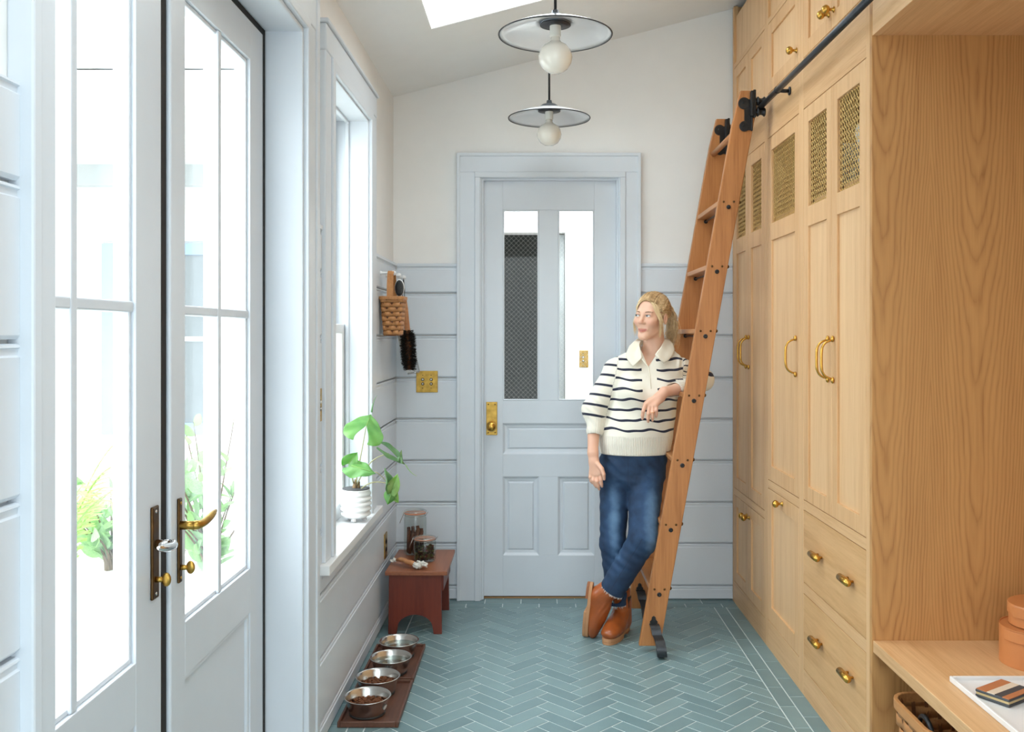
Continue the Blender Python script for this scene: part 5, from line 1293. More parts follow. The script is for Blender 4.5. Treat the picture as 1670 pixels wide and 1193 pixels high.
sm, nt, bs = nodes('skin'); nt.links.new(attr(nt, 'tone', 'Color'), bs.inputs['Base Color']); bs.inputs['Roughness'].default_value = 0.48
bs.inputs['Subsurface Weight'].default_value = 0.12; bs.inputs['Subsurface Radius'].default_value = (0.012,0.005,0.003); bs.inputs['Subsurface Scale'].default_value = 0.6
bump(nt, bs, noise(nt, texco(nt), 300, 3), 0.05)
body = np_obj('body', V, F, sm, person, cols={'tone': base})
# eyes, lashes, brows
eyew = plain('eye_white', (0.80,0.79,0.77), 0.12, coat=0.6); iris = plain('blue_grey_iris', srgb(74,92,104), 0.15, coat=0.6); lash = plain('dark_lash', (0.03,0.02,0.018), 0.7); browm = plain('blond_brow', srgb(112,78,52), 0.8)
gaze = (HR@A3((-0.50,-0.84,0.10)))
for s_ in (-1, 1):
    ec = A3((s_*0.031,-0.0755,0.0025))
    m = MB(); nu, nv = 20, 9
    vs = []; fs = []
    for i in range(nv+1):
        for k in range(nu+1):
            u = -1+2*k/nu; hgt = 0.0043*(1-u*u)**0.7; w = -1+2*i/nv
            z = w*hgt-(0.001 if w < 0 else 0)*(1-u*u); x = u*0.0132
            y = -math.sqrt(max(0, 0.0152**2-x*x*0.8-z*z))
            vs.append(Vector(H(ec[0]+x, ec[1]+y+0.0004-0.002, ec[2]+z+0.0012*u*s_)))
    for i in range(nv):
        for k in range(nu): a = i*(nu+1)+k; fs.append((a, a+1, a+nu+2, a+nu+1))
    m._add(vs, fs); ew = m.build('eye', eyew, person, smooth=True)
    # iris turned to her right
    c = A3((ec[0]-0.0036, ec[1]-0.0172, ec[2]+0.0003)); m = MB()
    for rr, yy, nm in ((0.0054, 0.0, iris), (0.0027, -0.0005, lash)):
        ring = []
        for k in range(18):
            t = 2*math.pi*k/18; x = rr*math.cos(t); z = max(-0.0042, min(0.0036, rr*math.sin(t)))
            ring.append(Vector(H(c[0]+x, c[1]+yy+0.18*(x-0.0) *(-1 if s_ < 0 else -1)*0.3, c[2]+z)))
        q = MB()._add(ring, [tuple(range(18))]); q.build('iris' if nm is iris else 'pupil', nm, ew)
    up_ = [H(ec[0]+u*0.0140, ec[1]-math.sqrt(max(1e-8, 0.0158**2-(u*0.0145)**2*0.8))-0.0016, ec[2]+0.0043*(1-u*u)**0.7+0.0006+0.0012*u*s_) for u in [-1+2*k/12 for k in range(13)]]
    MB().tube(up_, [0.0005]+[0.0011]*11+[0.0006], 6).build('eyelash', lash, ew, smooth=True)
    bp = [H(s_*lerp(0.012, 0.049, t), -0.0900+0.022*t*t*1.05, 0.0195+0.0050*math.sin(math.pi*min(1,t*1.15)*0.75)-0.001) for t in [k/8 for k in range(9)]]
    MB().tube(bp, [0.0010,0.0017,0.0019,0.0019,0.0017,0.0015,0.0013,0.001,0.0005], 6).build('eyebrow', browm, person, smooth=True)
# ---- sweater
SW = Field((0.20, 4.17, 0.84), (0.99, 4.66, 1.47), 0.0035)
def zpx(y, d=4.44): return CAMZ-(y-VPY)/FPX*d
def xpx(x, d=4.44): return (x-VPX)/FPX*d
def tsec(py, x0, x1, b, cy=4.45): return (zpx(py), (xpx(x0)+xpx(x1))/2, cy, (xpx(x1)-xpx(x0))/2, b)
SW.loft(sorted([tsec(739, 979, 1093, 0.116), tsec(722, 976, 1096, 0.124), tsec(708, 977, 1098, 0.130), tsec(690, 983, 1100, 0.130), tsec(660, 994, 1104, 0.126), tsec(630, 1000, 1110, 0.124), tsec(608, 996, 1117, 0.112), tsec(596, 993, 1121, 0.096), tsec(586, 1001, 1115, 0.080), tsec(577, 1017, 1106, 0.070), tsec(570, 1032, 1098, 0.064), tsec(563, 1042, 1092, 0.056)]), 0.004)
SW.ell(A3(P(1033, 640, 4.355)), (0.06,0.05,0.06), 0.05); SW.ell(A3(P(1080, 640, 4.365)), (0.06,0.05,0.06), 0.05)
CR = A3(P(971, 692, 4.405)); CR0 = A3(P(968, 668, 4.43))
SW.cap(SR+A3((-0.004,0,-0.004)), CR0, 0.060, 0.056, 0.03); SW.cap(CR0, CR, 0.054, 0.041, 0.02)
SW.cap(CR, A3(P(970, 702, 4.395)), 0.0395, 0.0405, 0.006)
SW.cap(SL+A3((0.004,0,-0.004)), EL, 0.058, 0.052, 0.03); SW.cap(EL, CL, 0.050, 0.038, 0.02); SW.cap(CL, CL1, 0.0375, 0.0385, 0.006)
# soft folds
X_, Y_, Z_ = SW.ax[0][:,None,None], SW.ax[1][None,:,None], SW.ax[2][None,None,:]
armR = np.clip(1-(np.abs(X_-xpx(970))/0.075), 0, 1)*np.clip(1-np.abs(Z_-zpx(660))/0.12, 0, 1)
SW.f += (0.0045*armR*np.sin((Z_*1.0+(X_-xpx(970))*0.9)*170)).astype(np.float32)
SW.f += (0.0022*np.sin(X_*38+Z_*14+1.0)*np.sin(Z_*26+X_*9)*np.clip((Z_-0.90)*12, 0, 1)).astype(np.float32)
SW.f += (0.003*np.clip(1-np.abs(X_-xpx(1108))/0.05, 0, 1)*np.clip(1-np.abs(Z_-zpx(590))/0.07, 0, 1)*np.sin(X_*190-Z_*40)).astype(np.float32)
# hem opening, cuff openings, V neck
SW.cap(A3(P(1036, 752, 4.45)), A3(P(1036, 736, 4.45)), 0.145, 0.145, 0.004, ((0,1,0), 0.66), op='s')
SW.cap(A3(P(969, 712, 4.385)), A3(P(970, 699, 4.397)), 0.031, 0.031, 0.003, op='s')
SW.cap(CL1+(CL1-CL)*0.8, CL1+(CL1-CL)*(-0.1), 0.032, 0.0325, 0.003, op='s')
SW.cap(nb_+A3((-0.008,-0.02,0.02)), A3(P(1064, 545, 4.44)), 0.058, 0.072, 0.006, op='s')
vb = A3(P(1059, 600, 4.33)); 
def vcut(x, y, z):
    t = np.clip((z-vb[2])/(zpx(566)-vb[2]), -1, 1.6); w = 0.046*t; cx = vb[0]+0.012*t
    return np.maximum(np.abs(x-cx)-w, y-4.44)*0.8
SW.add(vcut, (vb[0]-0.09, 4.2, vb[2]-0.01), (vb[0]+0.09, 4.44, zpx(556)), 0.003, 's')
press(SW); V, F = SW.mesh(); V = relax(V, F, 2, 0.5)
# stripe coordinate: height on the trunk, run along the arm on the sleeves
def seg_t(V, a, b): ab = b-a; t = np.clip(((V-a)@ab)/(ab@ab), -0.3, 1.3); return t, np.linalg.norm(V-(a+t[:,None]*ab), axis=1)
z0 = zpx(697.7); pit = 0.0478
torso = (V[:,2]-z0)/pit+0.09*np.sin(V[:,0]*38+V[:,2]*22)+0.05*np.sin(V[:,0]*71+V[:,2]*47)+(V[:,0]-0.5)*0.3
sc = torso.copy(); rib = np.zeros(len(V)); ang = V[:,0]*150.0; plainm = np.zeros(len(V))
aR1, dR1 = seg_t(V, SR, CR0); aR2, dR2 = seg_t(V, CR0, A3(P(970, 702, 4.395)))
armx = xpx(1004)-0.21*(zpx(600)-V[:,2])
selR = (V[:,0] < armx) & (V[:,2] > zpx(706)) & (V[:,2] < zpx(577))
lenR1 = np.linalg.norm(CR0-SR); adir = (CR-SR)/np.linalg.norm(CR-SR); dist = (V-SR)@adir+0.22*(V[:,0]-SR[0])
sc = np.where(selR, dist/0.047+0.35, sc)
cuffR = selR & (V[:,2] < zpx(679)); plainm = np.where(cuffR, 1, plainm); rib = np.where(cuffR, 1, rib)
aL1, dL1 = seg_t(V, SL, EL); aL2, dL2 = seg_t(V, EL, CL1)
selL = (V[:,0] > xpx(1112)+0.02*(V[:,2]-zpx(600))) | ((V[:,0] > xpx(1098)) & (V[:,1] < 4.385) & (dL2 < 0.046) & (V[:,2] > zpx(662)) & (V[:,2] < zpx(618)))
wL = dL1**2/(dL1**2+dL2**2+1e-9); lenL1 = np.linalg.norm(EL-SL); lenL2 = np.linalg.norm(CL1-EL); sc = np.where(selL, ((1-wL)*aL1*lenL1+wL*(lenL1+aL2*lenL2))/0.046+0.3, sc)
cuffL = selL & (dL2 < dL1) & (aL2 > 0.70); plainm = np.where(cuffL, 1, plainm); rib = np.where(cuffL, 1, rib); ang = np.where(cuffL, V[:,2]*150.0, ang)
hem = (V[:,2] < zpx(709)) & ~selR & ~selL; plainm = np.where(hem, 1, plainm); rib = np.where(hem, 1, rib)
plk = (V[:,1] < 4.42) & (V[:,0] > xpx(1043)) & (V[:,0] < xpx(1067)+0.0) & (V[:,2] > zpx(640)) & ~selL; plainm = np.where(plk, 1, plainm)
top = (V[:,2] > zpx(573)) & ~selR & ~selL; plainm = np.where(top, 1, plainm)
km, nt, bs = nodes('striped_knit')
fr = math_(nt, 'FRACT', math_(nt, 'ADD', attr(nt, 'stripe'), 0.5)); dd_ = math_(nt, 'ABSOLUTE', math_(nt, 'SUBTRACT', fr, 0.5))
on = math_(nt, 'LESS_THAN', dd_, 0.115); on = math_(nt, 'MULTIPLY', on, math_(nt, 'LESS_THAN', attr(nt, 'plain'), 0.5))
mxc = N(nt, 'ShaderNodeMix', data_type='RGBA'); nt.links.new(on, mxc.inputs[0]); mxc.inputs[6].default_value = srgb(240,234,220); mxc.inputs[7].default_value = srgb(34,38,58)
nt.links.new(mxc.outputs[2], bs.inputs['Base Color']); bs.inputs['Roughness'].default_value = 0.9; bs.inputs['Sheen Weight'].default_value = 0.2
rb_ = math_(nt, 'MULTIPLY', math_(nt, 'SINE', math_(nt, 'MULTIPLY', attr(nt, 'ribcoord'), 5.2)), attr(nt, 'rib'))
hgt_ = math_(nt, 'ADD', math_(nt, 'MULTIPLY', rb_, 1.0), math_(nt, 'MULTIPLY', noise(nt, texco(nt), 260, 2), 0.35))
bump(nt, bs, hgt_, 0.4, 0.003)
sw = np_obj('sweater', V, F, km, person, attrs={'stripe': sc, 'plain': plainm, 'rib': rib, 'ribcoord': ang})
# collar flaps and placket edge
creamk = plain('cream_knit', srgb(238,230,212), 0.9, bmp=0.3, bscale=260)
def flap(pts, name):
    # outline points (px, py, d) laid on the chest, thick and slightly domed
    P3 = [Vector(P(*p)) for p in pts]; c = sum(P3, Vector())/len(P3); m = MB(); n = len(P3)
    rings = []
    for s_, o in ((1.0, 0.0), (0.86, -0.005), (0.45, -0.0075), (0.0, -0.008)):
        if s_ == 0: m.v.append(tuple(c+Vector((0,o,0)))); continue
        m.v += [tuple(c+(p-c)*s_+Vector((0,o,0))) for p in P3]
    for r_ in range(2): m.f += [(r_*n+i, r_*n+(i+1)%n, (r_+1)*n+(i+1)%n, (r_+1)*n+i) for i in range(n)]
    m.f += [(2*n+i, 2*n+(i+1)%n, 3*n) for i in range(n)]; m.m = [0]*len(m.f)
    o = m.build(name, creamk, sw, smooth=True, solid=0.006); return o
flap([(1045,556,4.44),(1035,556,4.43),(1027,564,4.405),(1023,573,4.38),(1021,582,4.362),(1026,590,4.345),(1032,598,4.328),(1039,592,4.326),(1047,584,4.322),(1046,577,4.340),(1044,569,4.365),(1043,560,4.40)], 'collar')
flap([(1084,552,4.45),(1081,560,4.41),(1077,567,4.37),(1072,573,4.345),(1068,578,4.328),(1075,585,4.328),(1083,592,4.332),(1090,587,4.35),(1097,579,4.38),(1100,570,4.41),(1097,560,4.44),(1091,554,4.46)], 'collar')
cb_ = [A3((xpx(1062)+0.072*math.cos(t), 4.458+0.060*math.sin(t), zpx(562)+0.020*math.sin(t))) for t in [math.radians(a) for a in range(-15, 196, 15)]]
MB().tube(cb_, [0.010]*len(cb_), 10, flat=((0,0,1), 2.0)).build('collar_stand', creamk, sw, smooth=True)
vp = [P(1047,585,4.322), P(1053,592,4.318), P(1058,600,4.314), P(1060,612,4.306), P(1062,634,4.302)]
MB().tube(vp, [0.003,0.0035,0.0035,0.003,0.002], 8).build('placket_edge', creamk, sw, smooth=True)
# ring
rc = Vector(P(1064.1, 672.5, 4.249)); MB().tube([rc+Vector((0.0098*math.cos(t), 0.0098*math.sin(t), 0)) for t in [2*math.pi*k/20 for k in range(21)]], 0.0011, 6).build('finger_ring', M['brass'], person, smooth=True)
# ---- jeans
JN = Field((0.22, 4.16, 0.14), (0.74, 4.62, 0.92), 0.0035)
JN.loft(sorted([tsec(728, 985, 1090, 0.112, 4.455), tsec(745, 979, 1089, 0.116, 4.455), tsec(765, 977, 1086, 0.118, 4.46), tsec(778, 980, 1085, 0.11, 4.46)]), 0.004)
JN.ell(A3(P(1028, 782, 4.43)), (0.06,0.085,0.045), 0.03)
HMR = A3(P(1007, 985, 4.445)); HML = A3(BPV+SHD*0.075)
JN.cap(A3(P(1004, 775, 4.45)), A3(P(999, 885, 4.41)), 0.078, 0.060, 0.025); JN.cap(A3(P(999, 885, 4.41)), HMR, 0.060, 0.050, 0.02)
JN.cap(A3(P(1054, 775, 4.44)), KNL, 0.086, 0.066, 0.025); JN.cap(KNL, HML, 0.066, 0.060, 0.02)
X_, Y_, Z_ = JN.ax[0][:,None,None], JN.ax[1][None,:,None], JN.ax[2][None,None,:]
JN.f += (0.0016*np.sin(Z_*95+X_*60)*np.sin(X_*30+Z_*22)+0.0017*np.clip(1-np.abs(Z_-0.41)/0.14, 0, 1)*np.sin(Z_*150+X_*70)+0.002*np.clip((Z_-0.76)*14, 0, 1)*np.sin(X_*120+(Z_-0.8)*90)).astype(np.float32)
# hem openings
axR = HMR-A3(P(999, 885, 4.41)); axR /= np.linalg.norm(axR); axL = HML-KNL; axL /= np.linalg.norm(axL)
def cutend(c, ax, r):
    def fn(x, y, z):
        t = (x-c[0])*ax[0]+(y-c[1])*ax[1]+(z-c[2])*ax[2]; return np.maximum(-t, np.sqrt((x-c[0])**2+(y-c[1])**2+(z-c[2])**2)-r)
    JN.add(fn, c-r, c+r, 0.002, 's')
    JN.cap(c-ax*0.02, c+ax*0.05, r*0.47, r*0.47, 0.002, op='s')
cutend(HMR-axR*0.004, axR, 0.095); cutend(HML-axL*0.0, axL, 0.10)
press(JN); V, F = JN.mesh(); V = relax(V, F, 2, 0.5)
tR, dR = seg_t(V, A3(P(1004, 775, 4.45)), A3(P(999, 885, 4.41))); tL, dL = seg_t(V, A3(P(1054, 775, 4.44)), KNL)
frontn = np.clip((4.46-V[:,1])/0.10, 0, 1)
cxl = np.minimum(np.abs(V[:,0]-xpx(1056)), np.abs(V[:,0]-xpx(1000))*1.3)
fade = (np.exp(-((V[:,2]-0.60)/0.15)**2)*0.95+0.45*np.exp(-((V[:,2]-0.46)/0.1)**2))*frontn*np.exp(-(cxl/0.042)**2)
seam = np.minimum(np.abs(V[:,0]-(xpx(1021)+0.0*V[:,2]))*((V[:,2] > zpx(790))*1.0)+(V[:,2] <= zpx(790))*1.0, 1.0)
shinx, dS = seg_t(V, KNL, HML); nrm_ = np.cross(axL, A3((0,-1,0))); nrm_ /= np.linalg.norm(nrm_); lat = (V-KNL)@nrm_
s2 = np.where((dS < 0.09) & (shinx > -0.1) & (V[:,1] < KNL[1]+0.05), np.abs(lat-0.018), 1.0); seam = np.minimum(seam, s2)
dm, nt, bs = nodes('blue_denim'); tcv = texco(nt)
tw_ = N(nt, 'ShaderNodeTexWave'); tw_.inputs['Scale'].default_value = 180; tw_.inputs['Distortion'].default_value = 1.5; tw_.bands_direction = 'DIAGONAL'; nt.links.new(tcv, tw_.inputs['Vector'])
nz = noise(nt, tcv, 24, 5); f_ = math_(nt, 'ADD', math_(nt, 'MULTIPLY', attr(nt, 'fade'), 0.5), math_(nt, 'MULTIPLY', nz, 0.42)); f_ = math_(nt, 'ADD', f_, math_(nt, 'MULTIPLY', tw_.outputs['Fac'], 0.08))
c_ = ramp(nt, f_, [(0.12, srgb(24,40,64)), (0.42, srgb(42,70,104)), (0.95, srgb(112,148,184))])
st_ = math_(nt, 'LESS_THAN', attr(nt, 'seam'), 0.0022); mxc = N(nt, 'ShaderNodeMix', data_type='RGBA'); nt.links.new(math_(nt, 'MULTIPLY', st_, 0.6), mxc.inputs[0]); nt.links.new(c_, mxc.inputs[6]); mxc.inputs[7].default_value = srgb(30,44,70)
nt.links.new(mxc.outputs[2], bs.inputs['Base Color']); bs.inputs['Roughness'].default_value = 0.85; bump(nt, bs, math_(nt, 'ADD', tw_.outputs['Fac'], noise(nt, tcv, 200, 2)), 0.25, 0.001)
jn = np_obj('jeans', V, F, dm, person, attrs={'fade': fade, 'seam': seam})
# frayed hems
fr_ = plain('frayed_white_thread', (0.78,0.78,0.76), 0.9); random.seed(9)
for c, ax in ((HMR-axR*0.006, axR), (HML-axL*0.001, axL)):
    u = np.cross(ax, A3((0,0,1))); u /= np.linalg.norm(u); w = np.cross(ax, u); m = MB(); R = 0.0485 if ax is axR else 0.0585
    for k in range(150):
        t = random.uniform(0, 6.283); p = c+R*(u*math.cos(t)+w*math.sin(t)); q = p+ax*random.uniform(0.004, 0.010)+A3([random.uniform(-0.003,0.003) for _ in range(3)])
        m.tube([p-ax*0.003, q], [0.0007, 0.0004], 3)
    m.build('frayed_hem', fr_, jn, kind='stuff')
# ---- boots
bleather = plain('tan_boot_leather', srgb(160,82,36), 0.34, var=0.22, vscale=14, bmp=0.12, bscale=90, coat=0.15)
bsole = plain('tan_crepe_sole', srgb(188,138,98), 0.75, var=0.08); bheel = plain('brown_stacked_heel', srgb(150,92,56), 0.6, var=0.15); belast = plain('dark_elastic', (0.035,0.028,0.024), 0.85)
def boot(org, tdir, udir, tilt):
    # local: +x toe, +z up from the sole, origin under the heel on the ground line of the sole
    t = Vector(tdir).normalized(); u = Vector(udir); u = (u-t*u.dot(t)).normalized(); s_ = u.cross(t); R = np.array([t, s_, u]).T; O = A3(org)
    T = lambda V_: O+V_@R.T
    b = Field((-0.20 if tilt else -0.06,-0.065,0.0), (0.24,0.065,0.24), 0.003)
    ct, sn_ = math.cos(tilt), math.sin(tilt)
    def K(p): x, y, z = p; x -= 0.018; z -= 0.065; return (0.018+x*ct-z*sn_, y, 0.065+x*sn_+z*ct)
    b.cap((0.02,0,0.055), (0.10,0,0.055), 0.038, 0.040, 0.01, ((0,0,1), 1.0)); b.cap((0.10,0.003,0.050), (0.178,0.006,0.047), 0.043, 0.042, 0.02, ((0,0,1), 0.66))
    b.cap((0.015,0,0.06), K((0.018,0,0.18 if tilt else 0.20)), 0.041, 0.047 if tilt else 0.044, 0.02, ((0,1,0), 0.92)); b.cap((-0.002,0,0.06), K((0.004,0,0.15)), 0.039, 0.040, 0.02, ((0,1,0), 0.92)); b.cap((0.05,0,0.085), (0.14,0.003,0.055), 0.038, 0.036, 0.03)
    b.cap(K((0.018,0,0.215)), K((0.018,0,0.165)), 0.039, 0.037, 0.003, ((0,1,0), 0.92), op='s')
    b.add(lambda x, y, z: z-0.026+0*x+0*y, (-0.06,-0.065,-0.01), (0.24,0.065,0.03), 0.003, 's')
    X_, Y_, Z_ = b.ax[0][:,None,None], b.ax[1][None,:,None], b.ax[2][None,None,:]
    b.f += (0.0016*np.sin(Z_*260+X_*150)*np.clip(1-np.abs(X_-0.06)/0.05, 0, 1)*np.clip(1-np.abs(Z_-0.105)/0.05, 0, 1)).astype(np.float32)
    b.f[:,:,-2:] = 0.5
    V, F = b.mesh(); V = relax(V, F, 1, 0.5)
    el = ((np.abs(V[:,1]) > 0.018) & (V[:,2] > 0.105) & (np.abs(V[:,0]-0.018) < 0.006+0.12*(V[:,2]-0.10)))*1.0
    bt = thing('boot', tuple(O), None, None); del_keys = None
    bt.parent = person; bt.location = Vector(O)-person.location
    o = np_obj('boot_upper', T(V), F, bleather, bt)
    # sole outline
    outl = []
    for k in range(40):
        a = 2*math.pi*k/40; c = math.cos(a); x = 0.083+0.136*c; wy = 0.034+0.012*min(1, max(0, (x-0.05)/0.1)); 
        if x < 0.03: wy = 0.034
        y = wy*math.copysign(abs(math.sin(a))**0.72, math.sin(a))+0.004*max(0, (x-0.05)/0.15)
        outl.append((x, y))
    def slab(poly, z0_, z1_, nm, mt):
        n = len(poly); vs = [Vector(T(A3((x,y,z0_)))) for x,y in poly]+[Vector(T(A3((x,y,z1_)))) for x,y in poly]
        m = MB()._add(vs, [tuple(reversed(range(n))), tuple(range(n,2*n))]+[(i,(i+1)%n,n+(i+1)%n,n+i) for i in range(n)]); m.build(nm, mt, bt, bevel=0.002)
    slab(outl, 0.013, 0.0285, 'sole', bsole)
    slab([(x, y*0.96) for x, y in outl if x > 0.06]+[(0.058,0.03),(0.058,-0.03)][::1] if False else [(x, y*0.97) for x, y in outl], 0.0125, 0.0132, 'welt', bheel)
    hp = [(x, y*0.95) for x, y in outl if x < 0.035]; hp = sorted(hp, key=lambda p: math.atan2(p[1], p[0]-0.0)); hp = [p for p in hp]
    cx_ = 0.0; hp = sorted(hp, key=lambda p: math.atan2(p[1], p[0]-(-0.01)))
    slab(hp, 0.0, 0.0135, 'heel', bheel)
    fp = [(x, y*0.97) for x, y in outl if x > 0.075]; fp = sorted(fp, key=lambda p: math.atan2(p[1], p[0]-0.14)); slab(fp, 0.0, 0.0135, 'front_sole', bsole)
    # elastic gusset and pull tab
    for sg in (-1, 1):
        m = MB(); vs = []; nn = 6
        for i in range(nn+1):
            z = lerp(0.10, 0.182, i/nn); w = lerp(0.006, 0.020, i/nn)
            for e in (-1, 0, 1): vs.append(Vector(T(A3(K((0.018+e*w, sg*(lerp(0.0405,0.0425,i/nn)-abs(e)*0.0025*i/nn)*0.965, z))))))
        fs = []
        for i in range(nn):
            for e in range(2): a = i*3+e; fs.append((a, a+1, a+4, a+3))
        m._add(vs, fs).build('elastic_gusset', belast, bt, smooth=True, solid=0.003)
    tp_ = [Vector(T(A3(K(p)))) for p in ((-0.024,0,0.155),(-0.032,0,0.185),(-0.030,0,0.208),(-0.023,0,0.205),(-0.020,0,0.175))]
    MB().tube(tp_, 0.009, 8, flat=(tuple(t), 0.25)).build('pull_tab', bleather, bt, smooth=True)
    return bt
hx, hy = 0.437, 4.468; tx_, ty_ = 0.330, 4.268
boot((hx, hy, 0.0), (tx_-hx, ty_-hy, 0), (0,0,1), 0.0)
# crossed boot: toe on the floor, sole to the left
boot(tuple(BORG), TD, UD, TILT)
# ---- hair
hairm, nt, bs = nodes('blond_hair'); tcv = texco(nt); nz = noise(nt, tcv, 70, 4); nb2 = noise(nt, tcv, 14, 3)
f_ = math_(nt, 'ADD', math_(nt, 'MULTIPLY', nz, 0.55), math_(nt, 'MULTIPLY', nb2, 0.45)); f_ = math_(nt, 'ADD', f_, math_(nt, 'MULTIPLY', attr(nt, 'lite'), 0.34))
nt.links.new(ramp(nt, f_, [(0.30, srgb(132,100,66)), (0.50, srgb(192,154,106)), (0.76, srgb(238,210,164))]), bs.inputs['Base Color']); bs.inputs['Roughness'].default_value = 0.42
HV, HF, HL = [], [], []
def hstrand(pts, r0, r1, n=5, lite=0.0):
    m = MB(); N_ = len(pts); m.tube([Vector(p) for p in pts], [lerp(r0, r1, (i/(N_-1))**1.5) for i in range(N_)], n)
    b = len(HV); HV.extend(m.v); HF.extend([tuple(b+i for i in f) for f in m.f]); HL.extend([lite]*len(m.v))
rng = random.Random(21)
HEC, HER = A3((0,0.022,0.040)), A3((0.0795,0.098,0.084))
def onskull(v, off=0.0):
    v = A3(v)-HEC; v = v/np.linalg.norm(v/HER)
    return HEC+v*(1+off)
tail = A3((0.004, 0.122, 0.050))
# skull cap under the strands
hf = Field(H(0,0,0.03)-0.14, H(0,0,0.03)+0.14, 0.003)
hf.ell(H(*HEC), HER*HS*0.992, 0.003, HR)
def facecut(x, y, z):
    p = [x-HC[0], y-HC[1], z-HC[2]]; q = [(HR[0,i]*p[0]+HR[1,i]*p[1]+HR[2,i]*p[2])/HS for i in range(3)]
    # hair lies behind a surface that runs from the forehead down behind the ear
    lim = np.interp(q[2], [-0.09,-0.05,-0.01,0.03,0.065,0.092,0.12], [0.050,0.030,0.014,-0.020,-0.052,-0.080,-0.12])
    lim = lim+0.008+0.25*np.clip(0.055-np.abs(q[0]), 0, 0.055)*np.clip((0.085-q[2])/0.05, -0.4, 1)*-1.0
    return (q[1]-lim)*HS
hf.add(facecut, H(0,0,0.03)-0.13, H(0,0,0.03)+0.13, 0.004, 's') if False else None
g = hf.grid((slice(None),)*3); hf.f = np.maximum(hf.f, (-facecut(*g)).astype(np.float32))
V, F = hf.mesh(); V = relax(V, F, 1, 0.5); b0 = len(HV); HV.extend([tuple(v) for v in V]); HF.extend([tuple(b0+int(i) for i in f) for f in F]); HL.extend([0.0]*len(V))
# combed strands from the hairline to the tie
for k in range(520):
    a = rng.uniform(-1, 1)
    zz = 0.088-0.10*abs(a)**1.6; x = 0.078*math.copysign(abs(a)**0.8, a); yf = np.interp(zz, [-0.03,0.03,0.065,0.092], [0.012,-0.028,-0.060,-0.082])
    p0 = onskull((x, yf+rng.uniform(-0.014, 0.02), zz+rng.uniform(0, 0.012)), rng.uniform(0.0, 0.02)); pts = []
    e = tail+A3((rng.uniform(-0.010,0.010), rng.uniform(-0.006,0.006), rng.uniform(-0.010,0.010)))
    lift = rng.uniform(0.0, 0.07)
    for i in range(10):
        t = i/9; q = p0*(1-t)+e*t; q = q+A3((0,0,0.035*math.sin(math.pi*t)*(1 if zz > 0.02 else -0.15)))
        if t < 0.94: q = onskull(q, 0.012+lift*math.sin(math.pi*t)+0.006*math.sin(9*t+k))
        pts.append(H(*q))
    hstrand(pts, rng.uniform(0.0009,0.0018), 0.0010, 4, 0.5 if abs(a) > 0.4 and rng.random() < 0.6 else rng.uniform(-0.2,0.25))
for k in range(240):
    s0 = rng.choice((-1, 1)); z_ = rng.uniform(-0.035, 0.115); y_ = rng.uniform(0.015, 0.075) if z_ < 0.03 else rng.uniform(-0.03, 0.07)
    p0 = onskull((s0*rng.uniform(0.01 if z_ > 0.08 else 0.05, 0.078), y_, z_), 0.012); e = tail+A3((rng.uniform(-0.010,0.010), rng.uniform(-0.006,0.006), rng.uniform(-0.010,0.010))); pts = []
    for i in range(9):
        t = i/8; q = p0*(1-t)+e*t
        if t < 0.93: q = onskull(q, 0.018+0.03*math.sin(math.pi*t)*rng.uniform(0.9,1.1))
        pts.append(H(*q))
    hstrand(pts, rng.uniform(0.0010,0.0019), 0.0010, 4, rng.uniform(-0.2,0.35))
# ponytail
TIE = H(*tail)
for k in range(330):
    s0 = tail+A3((rng.gauss(0,0.006), rng.gauss(0,0.004), rng.gauss(0,0.007)))
    sp = rng.gauss(0, 1); e = A3((0.026+0.016*sp, 0.160+rng.gauss(0,0.014), -0.135+rng.uniform(-0.035,0.05)))
    c1_ = s0+A3((0.010+0.006*sp, 0.055+rng.uniform(0,0.025), 0.030)); c2_ = A3((0.026+0.016*sp, 0.205+rng.gauss(0,0.012), -0.045))
    pts = [H(*p) for p in bez(s0, c1_, c2_, e, 12)]; ph = rng.uniform(0,6); pts = [A3(p)+A3((0.002*math.sin(5*i/4+ph), 0, 0)) for i, p in enumerate(pts)]
    hstrand(pts, rng.uniform(0.0010,0.0018), 0.0005, 4, rng.uniform(0.2,0.9))
# loose pieces framing the face
for s_, n_ in ((-1, 40), (1, 46)):
    for k in range(n_):
        j = rng.uniform(0, 1); w = rng.uniform(0.7, 1.2)
        p0 = onskull((s_*lerp(0.018,0.058,j), lerp(-0.080,-0.050,j), lerp(0.088,0.062,j)), 0.02)
        p1 = A3((s_*(0.060+0.014*j), -0.066+0.03*j, 0.045)); p2 = A3((s_*(0.074+0.010*w), -0.044+0.02*j, -0.03)); p3 = A3((s_*(0.066+0.020*j+rng.gauss(0,0.006)), -0.030+rng.uniform(-0.012,0.02), -0.075-rng.uniform(0,0.05)*rng.random()))
        pts = bez(p0, p1, p2, p3, 14); pts = [H(*(A3(p)+A3((s_*0.0035*math.sin(i*0.8+0.3*j), 0.002*math.cos(i*0.9), 0)))) for i, p in enumerate(pts)]
        hstrand(pts, rng.uniform(0.0007,0.0013), 0.0004, 4, rng.uniform(0.5,1.1))
me = bpy.data.meshes.new('hair'); off = person.location
me.from_pydata([(v[0]-off.x, v[1]-off.y, v[2]-off.z) for v in HV], [], HF); at = me.attributes.new('lite', 'FLOAT', 'POINT'); at.data.foreach_set('value', HL)
me.materials.append(hairm); me.polygons.foreach_set('use_smooth', [True]*len(me.polygons)); me.update()
ho = bpy.data.objects.new('hair', me); COL.objects.link(ho); ho.parent = person
